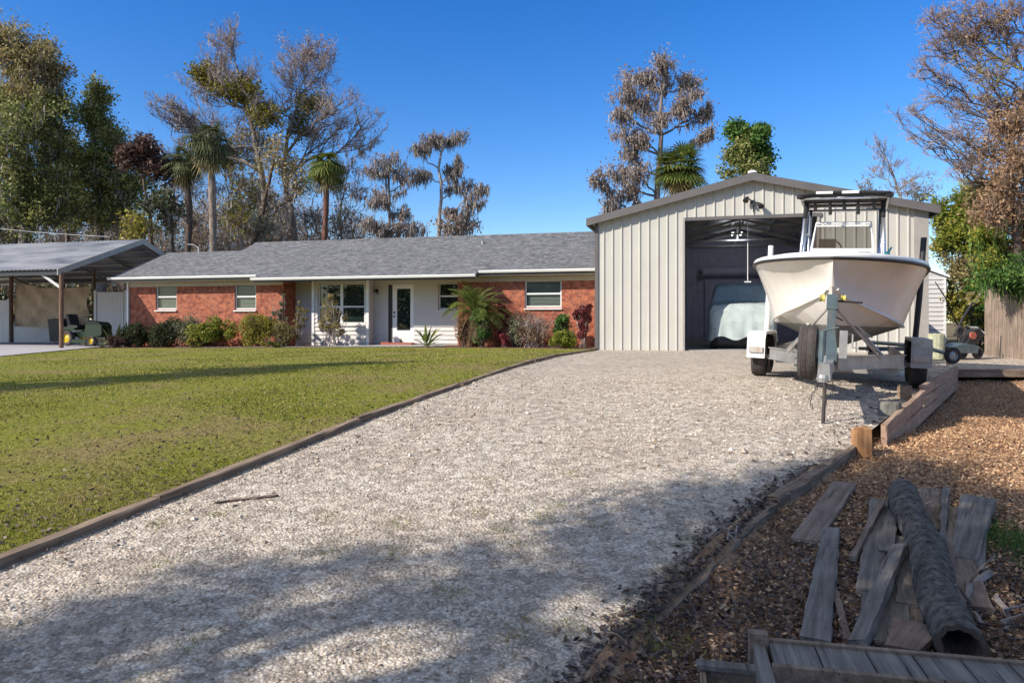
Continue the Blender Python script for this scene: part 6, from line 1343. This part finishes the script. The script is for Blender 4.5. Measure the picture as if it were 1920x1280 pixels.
bush('bush', 'dark low bush at the shaded left end of the house', 255, 1.5, 70, 606, 'lf_dark', 3600, .08, 61)
bush('bush', 'brownish low bush between the spiky plants and the dark bush', 222, 1.2, 42, 624, 'lf_plum', 1500, .07, 62)
bush('bush', 'dark bush below the left window with pale flecked leaves', 312, 1.5, 82, 592, 'lf_dark', 4200, .08, 63)
bush('bush', 'pale-leaved twiggy bush right of the left window', 352, 1.6, 52, 590, 'lf_grey', 1800, .07, 64)
bush('bush', 'bright green bush in the middle of the left brick wall', 400, 1.4, 88, 594, 'lf_lime', 5600, .085, 65)
bush('bush', 'small yellow-green bush at the foot of the bright green one', 368, 1.05, 48, 628, 'lf_yellow', 1400, .07, 66)
bush('bush', 'yellow-green clipped bush below the second window', 488, 1.4, 88, 589, 'lf_yellow', 5200, .075, 67)
bush('bush', 'reddish-shadowed leafy bush right beside the brick corner', 530, 1.5, 46, 600, 'lf_oak_brown', 2400, .07, 68)
bush('tall_shrub', 'tall narrow oleander rising in front of the brick corner', 524, 1.75, 34, 542, 'lf_grey', 900, .11, 69, stemmat='bark_pale', asp=0.25, cat='shrub', low=0.0, stems=9)
bush('tall_shrub', 'leaning leggy oleander right of the brick corner', 560, 1.6, 34, 552, 'lf_oak_brown', 800, .11, 70, stemmat='bark_pale', asp=0.25, cat='shrub', low=0.0, stems=6)
bush('low_plants', 'low leafy ground plant between the brick corner and the bay window', 522, 0.95, 60, 637, 'lf_lime', 900, .07, 71, cat='plant')
bush('tall_shrub', 'multi-stemmed oleander standing in front of the bay window', 625, 1.9, 66, 545, 'lf_oak_brown', 1500, .11, 72, stemmat='bark_pale', asp=0.25, cat='shrub', low=0.0, stems=18)
bush('bush', 'small olive bush at the foot of the date palm on its left', 868, 1.3, 34, 592, 'lf_brown', 900, .07, 73)
bush('bush', 'dark green leafy plant under the date palm fronds', 902, 1.1, 40, 575, 'lf_green', 1500, .08, 74)
bush('ti_plant', 'thin dark red ti plant between the date palm and the brown hedge', 943, 1.7, 26, 560, 'lf_maroon', 420, .13, 75, asp=0.3, cat='plant', low=0.3, stems=5)
bush('bromeliad', 'small pink-red bromeliad at the foot of the brown hedge', 946, 1.2, 22, 620, 'lf_pink', 260, .12, 76, asp=0.25, cat='plant')
bush('bush', 'bare brown twiggy hedge under the right window', 1003, 1.6, 84, 585, 'lf_brown', 1500, .05, 77, stems=60, stemmat='bark_pale')
bush('bush', 'grey-green scraggly bush left of the bare brown hedge', 968, 1.5, 40, 585, 'lf_grey', 1100, .06, 78, stems=20)
bush('bush', 'upright green bush right of the bare brown hedge', 1053, 1.6, 34, 576, 'lf_green', 2200, .08, 79)
bush('bush', 'bright green arching bush beside the workshop corner', 1058, 0.75, 62, 618, 'lf_lime', 3400, .10, 80, asp=0.3)
bush('ti_plant', 'maroon-leaved ti plant cluster at the left corner of the workshop', 1093, 1.5, 42, 568, 'lf_maroon', 1300, .15, 81, asp=0.3, cat='plant', low=0.45, stems=16, stemmat='bark_pale')
def rosette(name, label, pos, n, L_, wd, mat, seed, el=(0.5, 1.4), cat='plant', droop=0.25):
    rg = np.random.default_rng(seed); b = np.array(pos); root = thing(name, label, cat, tuple(b)); mb = MB(); st_ = MB()
    for i in range(n):
        az = rg.uniform(0, 6.28); e = rg.uniform(*el); l = L_*rg.uniform(0.7, 1.1); d = np.array([math.cos(az)*math.cos(e), math.sin(az)*math.cos(e), math.sin(e)]); P = [b+rg.normal(size=3)*np.array([.03, .03, 0])]
        for k_ in range(6): P.append(P[-1]+d*l/6); d = unit(d+np.array([0, 0, -droop*0.5]))
        P = np.array(P); s_ = unit(np.cross(P[-1]-P[0], [0.02, 0, 1.])); w_ = wd*np.array([0.12, 0.2, 0.6, 1, 0.95, 0.6, 0.02]); V = []
        for k_ in range(7): V += [P[k_]-s_*w_[k_], P[k_]+s_*w_[k_]]
        mb.add(V, [(2*k_, 2*k_+1, 2*k_+3, 2*k_+2) for k_ in range(6)])
    mb.build('leaves', mat, root, off=b)
    st_.tube([b, b+np.array([0, 0, 0.12])], [0.06, 0.03], 8); st_.build('stem', 'bark_brown', root, off=b); return root
rosette('bird_of_paradise', 'spiky green bird-of-paradise plant right of the front door', bp(800, 1.3), 26, 0.85, 0.045, 'lf_palm', 91, (0.35, 1.35))
rosette('canna_plant', 'tall dark canna plant in front of the bluish gate panel', bp(214, 1.2), 14, 1.0, 0.05, 'lf_dark', 92, (0.9, 1.45))
rosette('strap_plant', 'grey-green strappy plant beside the lawn tractor', bp(190, 0.95), 34, 0.6, 0.018, 'lf_grey', 93, (0.3, 1.3))
rosette('strap_plant', 'small dark strappy plant at the left corner of the brick wall', bp(243, 1.9), 18, 1.0, 0.04, 'lf_dark', 94, (0.7, 1.4))
rosette('potted_plant', 'tiny green plant growing in the terracotta planter', np.array(loc2((dr[0]+dr[1])/2+0.2, DD2-0.45, HZ+0.17)), 14, 0.22, 0.012, 'lf_green', 95)
# overhead cable
mb = MB(); a, b = W(-200, 395, 38), W(205, 444, 34); tq = np.linspace(0, 1, 14)[:, None]; P = a*(1-tq)+b*tq; P[:, 2] -= 0.25*np.sin(math.pi*tq[:, 0]); mb.tube(P, 0.010, 4); o = mb.build('power_cable', 'vinyl'); tag(o, 'thin pale overhead cable sloping down to the carport roof', 'cable')
recenter(o)
p = W(372, 470, 33); mast = thing('antenna_mast', 'thin white metal mast standing behind the low roof of the house', 'mast', (p[0], p[1], -0.1)); MB().tube([(0, 0, 0), (0, 0, 4.3)], 0.02, 6).build('pole', 'gutter', mast); MB().tube([(-0.5, 0, 4.45), (-0.2, 0, 4.42), (0, 0, 4.28)], 0.012, 5).build('arm', 'gutter', mast)

# ------------------------------------------------------------------ trees behind the camera that shade the foreground
def offtree(label, x, y, H, blobs, seed, tr=0.22, leafn=1500, mat='lf_oak', size=0.12, group='trees beside and behind the camera'):
    """blobs: (x, y, z, r)"""
    rg = np.random.default_rng(seed); g = float(D(x, y)); base = np.array([x, y, g]); root = thing('shade_tree', label, 'tree', tuple(base), 0, group)
    T = resample(np.array([[x, y, g-0.05], [x+0.2, y+0.1, g+H*0.4], [x, y-0.1, g+H*0.75], [x+0.1, y, g+H]]), 12); mb = MB(); mb.tubes(T[None], np.linspace(tr, tr*0.3, 12)[None], 9); lf = MB()
    for bx, by, bz, br in blobs:
        c = np.array([bx, by, bz]); j = int(np.argmin(np.abs(T[:, 2]-(bz-br*0.6-0.3*np.linalg.norm(c[:2]-T[5, :2]))))); j = max(j, 3)
        lim = curves(T[j][None], c[None], 8, 0.05, rg); mb.tubes(lim, np.linspace(tr*0.4, 0.03, 8)[None], 6)
        En = c+unit(rg.normal(size=(12, 3)))*rg.uniform(0.5, 1, (12, 1))*br; sub = curves(np.repeat(c[None], 12, 0)*0.6+lim[0][rg.integers(4, 7, 12)]*0.4, En, 6, 0.08, rg); mb.tubes(sub, np.linspace(0.03, 0.01, 6)[None], 5)
        t1 = twigs(sub, 40, br*0.6, 4, 0.6, 0.2, rg); mb.tubes(t1, np.linspace(0.010, 0.004, 4)[None], 3); t2 = twigs(t1, 110, br*0.35, 3, 0.6, 0.2, rg, 0.1); mb.tubes(t2, np.linspace(0.005, 0.002, 3)[None], 3)
        src = t2.reshape(-1, 3); n_ = int(leafn*br*br/1.4); lf.leaves(src[rg.integers(0, len(src), n_)]+rg.normal(size=(n_, 3))*0.10, size, rg, 0.5)
    mb.build('trunk', 'bark_grey', root, off=base, smooth=True); lf.build('crown', mat, root, off=base)
cot = 1/math.tan(R(SUN_EL)); sh2 = -np.array([SH.x, SH.y])/math.hypot(SH.x, SH.y)
def over(tx, ty, z):
    """the point at height z whose sun shadow lands on ground point (tx, ty)"""
    g = float(D(tx, ty)); k_ = (z-g)*cot; return (tx-sh2[0]*k_, ty-sh2[1]*k_, z)
rs_ = np.random.default_rng(404); bl1, bl2 = [], []
def shade_blob(q, r_along, z, rad):
    # q: distance across the shadow direction, r_along: distance along it
    tx, ty = sh2[0]*r_along-sh2[1]*q, sh2[1]*r_along+sh2[0]*q; return (*over(tx, ty, z), rad)
for r_along in np.arange(-2.6, 6.2, 0.42):
    for q0 in (3.65, 3.25, 2.75, 2.2, 1.6, 1.0):
        if rs_.uniform() < (0.22, 0.30, 0.42, 0.50, 0.50, 0.5)[(3.65, 3.25, 2.75, 2.2, 1.6, 1.0).index(q0)]: continue
        q = q0+rs_.normal()*0.10; ra = r_along+rs_.normal()*0.2; y_ = sh2[1]*ra+sh2[0]*q
        if y_ < 0.8: continue
        (bl1 if ra < 1.6 else bl2).append(shade_blob(q, ra, rs_.uniform(4.4, 6.4), rs_.uniform(0.20, 0.44)))
offtree('leafy tree left of the camera that shades the near gravel', -9.2, -2.2, 6.8, bl1, 201, leafn=3300, size=0.09)
offtree('second leafy tree behind the camera that dapples the plank pile', -7.2, -4.2, 7.2, bl2, 202, leafn=3300, size=0.09)
bl3 = []
for tx, ty, z, r_ in ((-2.5, 13.7, 9.6, 0.40), (-3.1, 13.1, 9.3, 0.55), (-3.8, 12.5, 9.0, 0.65), (-4.6, 11.8, 8.6, 0.70), (-4.2, 11.2, 8.2, 0.55), (-5.0, 10.7, 7.9, 0.60), (-5.5, 10.1, 7.4, 0.5), (-6.2, 9.6, 7.0, 0.42), (-7.0, 9.2, 6.5, 0.4), (-4.0, 11.9, 8.6, 0.6)): bl3.append((*over(tx, ty, z), r_))
mx = over(-4.6, 11.4, 8.0); offtree('tall narrow tree off the left edge that lays a long shadow on the lawn', mx[0], mx[1], 9.2, bl3, 203, leafn=5200, tr=0.18)
bl4 = []
for tx, ty, z, r_ in ((6.4, 7.4, 9.5, 0.55), (7.3, 7.9, 10, 0.6), (5.4, 5.6, 8.8, 0.4), (2.0, 5.3, 8.4, 0.35), (6.2, 5.2, 8.5, 0.5), (8.0, 9.6, 11, 0.8), (9.5, 10.4, 11.5, 0.9)): bl4.append((*over(tx, ty, z), r_*0.8))
offtree('tall thin tree behind the camera that shades the mulch at the right', -3.6, -5.2, 9.5, bl4, 204, leafn=1100, tr=0.2)

# ------------------------------------------------------------------ loose stuff on the ground
def stones():
    rg = np.random.default_rng(5); n = 70000; Y = rg.uniform(0, 1, n)**1.0*10+2.3; X = rg.uniform(-0.76, 0.6, n)*Y*1.05
    el = np.interp(Y, LE[:, 1], LE[:, 0]); er = np.interp(Y, EY, EX); k_ = (X > el+0.03) & (X < er-0.02); pt_ = 0.5+0.5*np.sin(X*2.3+np.sin(Y*1.7)*1.5)*np.sin(Y*1.9+np.sin(X*1.3)*2); cx_ = np.interp(Y, [2, 6, 12], [-0.6, 0.6, 2.6]); trk = np.exp(-((np.abs(X-cx_)-0.8)/0.22)**2); k_ &= rg.uniform(0, 1, n) < (0.35+0.65*pt_)*(1-0.65*trk); X, Y = X[k_], Y[k_]; n = len(X)
    s_ = rg.lognormal(math.log(0.0052), 0.42, n)*np.clip(Y/4.5, 0.85, 1.5)*np.clip((12.6-Y)/3, 0.4, 1); C = np.stack([X, Y, D(X, Y)+s_*0.25], 1)
    oc = np.array([[1, 0, 0], [-1, 0, 0], [0, 1, 0], [0, -1, 0], [0, 0, 1], [0, 0, -1]], float); fc = np.array([[0, 2, 4], [2, 1, 4], [1, 3, 4], [3, 0, 4], [2, 0, 5], [1, 2, 5], [3, 1, 5], [0, 3, 5]])
    V = oc[None]*(rg.uniform(0.6, 1.35, (n, 6, 1)))*s_[:, None, None]*np.array([1.2, 1, 0.75]); a = rg.uniform(0, 6.28, n); ca, sa = np.cos(a)[:, None], np.sin(a)[:, None]
    V = np.stack([V[..., 0]*ca-V[..., 1]*sa, V[..., 0]*sa+V[..., 1]*ca, V[..., 2]], -1)+C[:, None]
    Fq = (fc[None]+(np.arange(n)*6)[:, None, None]).reshape(-1, 3); mb = MB(); mb.add(V.reshape(-1, 3), Fq); o = mb.build('gravel_stones', 'stone', kind='stuff'); tag(o, 'loose pale crushed stones scattered over the gravel driveway', 'gravel')
stones()
def blades(X, Y, hgt, wd, mat, name, fn, label, cat, seed):
    rg = np.random.default_rng(seed); n = len(X); Z = fn(X, Y)+0.005; h = hgt*rg.uniform(0.5, 1.3, n); a = rg.uniform(0, 6.28, n); ln = rg.uniform(0.1, 0.9, n)*h; a2 = rg.uniform(0, 6.28, n)
    B = np.stack([X, Y, Z], 1); s_ = np.stack([np.cos(a), np.sin(a), 0*a], 1)*(wd*0.5)[:, None]; tip = B+np.stack([np.cos(a2)*ln, np.sin(a2)*ln, h], 1)
    V = np.stack([B-s_, B+s_, tip], 1).reshape(-1, 3); mb = MB(); mb.add(V, np.arange(3*n).reshape(-1, 3)); o = mb.build(name, mat, kind='stuff'); tag(o, label, cat)
def lawn_grass():
    rg = np.random.default_rng(6); n = 330000; Y = 3.2*np.exp(rg.uniform(0, math.log(24/3.2), n)); X = -rg.uniform(-0.2, 0.80, n)*Y-0.0
    el = np.interp(Y, LE[:, 1], LE[:, 0]); sloc = (X-O2[0])*u2[0]+(Y-O2[1])*u2[1]; dl = (X-O2[0])*v2[0]+(Y-O2[1])*v2[1]
    pat = 0.5+0.5*np.sin(X*1.1+np.sin(Y*0.9)*2)*np.sin(Y*0.8+np.sin(X*0.7)*2)
    k_ = (X < el-0.06) & (dl < 0.45) & (rg.uniform(0, 1, n) < 0.05+0.75*pat**3); k_ &= ~((X < SLA[0]) & (Y > SLA[1]+(X-SLA[0])*(SLB[1]-SLA[1])/(SLB[0]-SLA[0])-0.05)); X, Y = X[k_], Y[k_]
    wd = np.clip(0.0016*Y, 0.006, 0.03); blades(X, Y, 0.016+0.0003*Y, wd, 'grass', 'grass_blades', lambda a, b: D(a, b)+0.012, 'short patchy green and straw grass of the front lawn', 'grass', 61)
lawn_grass()
def litter():
    rg = np.random.default_rng(8); n = 150000; Y = 2.0*np.exp(rg.uniform(0, math.log(12.8/2.0), n)); X = np.interp(Y, EY, EX)+rg.uniform(0, 1, n)*(0.80*Y+1.5-np.interp(Y, EY, EX)); X = X-np.where(Y < 5.6, 0.12, 0.0)*np.exp(-(X-np.interp(Y, EY, EX))*1.5); k_ = X > np.interp(Y, EY, EX)-np.where(Y < 5.6, 0.14, 0.0); X, Y = X[k_], Y[k_]
    dark = rg.uniform(0, 1, len(X)) < np.clip(1.15-(Y-2.8)*0.42, 0.05, 0.75)
    for m_, sel, sz, nm, lab in (('litter', ~dark, 0.030, 'leaf_litter', 'orange-brown fallen leaves and pine straw covering the ground right of the driveway'), ('litter_dark', dark, 0.030, 'dark_leaf_litter', 'grey-brown decayed leaf litter around the plank pile')):
        x, y = X[sel], Y[sel]; C = np.stack([x, y, G(x, y)+rg.uniform(0.0, 0.03, len(x))], 1); mb = MB(); mb.leaves(C, sz, rg, 0.45, flat=0.6); o = mb.build(nm, m_, kind='stuff'); tag(o, lab, 'leaf litter')
    # bits strewn on the gravel edge and bed
    n = 3200; Y = np.where(rg.uniform(size=n) < 0.7, rg.uniform(2.2, 5.6, n), rg.uniform(2.5, 12, n)); X = np.interp(Y, EY, EX)-np.abs(rg.normal(size=n))*np.where(Y < 5.6, 0.11, 0.3)+0.03; C = np.stack([X, Y, D(X, Y)+0.012], 1); mb = MB(); mb.leaves(C, 0.04, rg, 0.45, flat=0.8)
    n = 1500; Y = rg.uniform(3, 19, n); X = np.interp(Y, LE[:, 1], LE[:, 0])+rg.normal(size=n)*0.35; C = np.stack([X, Y, D(X, Y)+0.02], 1); mb.leaves(C, 0.035, rg, 0.45, flat=0.8)
    n = 5200; Y = 3.5*np.exp(rg.uniform(0, math.log(22/3.5), n)); X = np.interp(Y, LE[:, 1], LE[:, 0])-np.abs(rg.normal(size=n))*0.35*Y; C = np.stack([X, Y, D(X, Y)+0.03], 1); mb.leaves(C, 0.035, rg, 0.45, flat=0.7)
    o = mb.build('stray_leaves', 'litter_dark', kind='stuff'); tag(o, 'stray dead leaves blown over the lawn and both edges of the driveway', 'leaves')
litter()
# twigs by the planks
rg = np.random.default_rng(77)
tw_labels = [((1395, 1000), (1345, 1035), 'forked grey twig lying on the driveway edge left of the planks', 0.010), ((1855, 1075), (1840, 1170), 'stout grey stick at the right end of the plank pile', 0.022), ((1868, 1120), (1885, 1180), 'pale split stick right of the stout grey stick', 0.016), ((1505, 1050), (1560, 1056), 'short pale twig on the dark litter left of the long narrow plank', 0.006)]
for a, b, lab, r_ in tw_labels:
    A_, B_ = gp(*a, G, 0.03), gp(*b, G, 0.02); P = curves(A_[None], B_[None], 8, 0.08, rg)[0]; root = thing('fallen_branch', lab, 'branch', tuple((A_+B_)/2)); mb = MB(); mb.tube(P, np.linspace(r_, r_*0.5, 8), 6)
    t1 = twigs(P[None], 5, np.linalg.norm(B_-A_)*0.5, 5, 0.6, 0.1, rg); t1[..., 2] = np.maximum(t1[..., 2], G(t1[..., 0], t1[..., 1])+0.01); mb.tubes(t1, np.linspace(r_*0.45, r_*0.2, 5)[None], 4); mb.build('wood', 'bark_pale', root, off=(A_+B_)/2)
# small weeds in the gravel
n = 2200; cx_ = rg.integers(0, 26, n); CX = rg.uniform(-2.2, 1.2, 26); CYY = rg.uniform(2.6, 5.5, 26); X = CX[cx_]+rg.normal(size=n)*0.05; Y = CYY[cx_]+rg.normal(size=n)*0.06; blades(X, Y, 0.018, np.full(n, 0.004), 'grass', 'gravel_weeds', D, 'scattered tiny weed tufts growing through the near gravel', 'weeds', 63)
# weeds at the right edge
p = gp(1895, 1020, G); n = 1600; X = p[0]+rg.normal(size=n)*0.13; Y = p[1]+rg.normal(size=n)*0.25; blades(X, Y, 0.06, np.full(n, 0.006), 'lf_green', 'weeds', G, 'small patch of green weeds at the right edge beside the plank pile', 'weeds', 62)
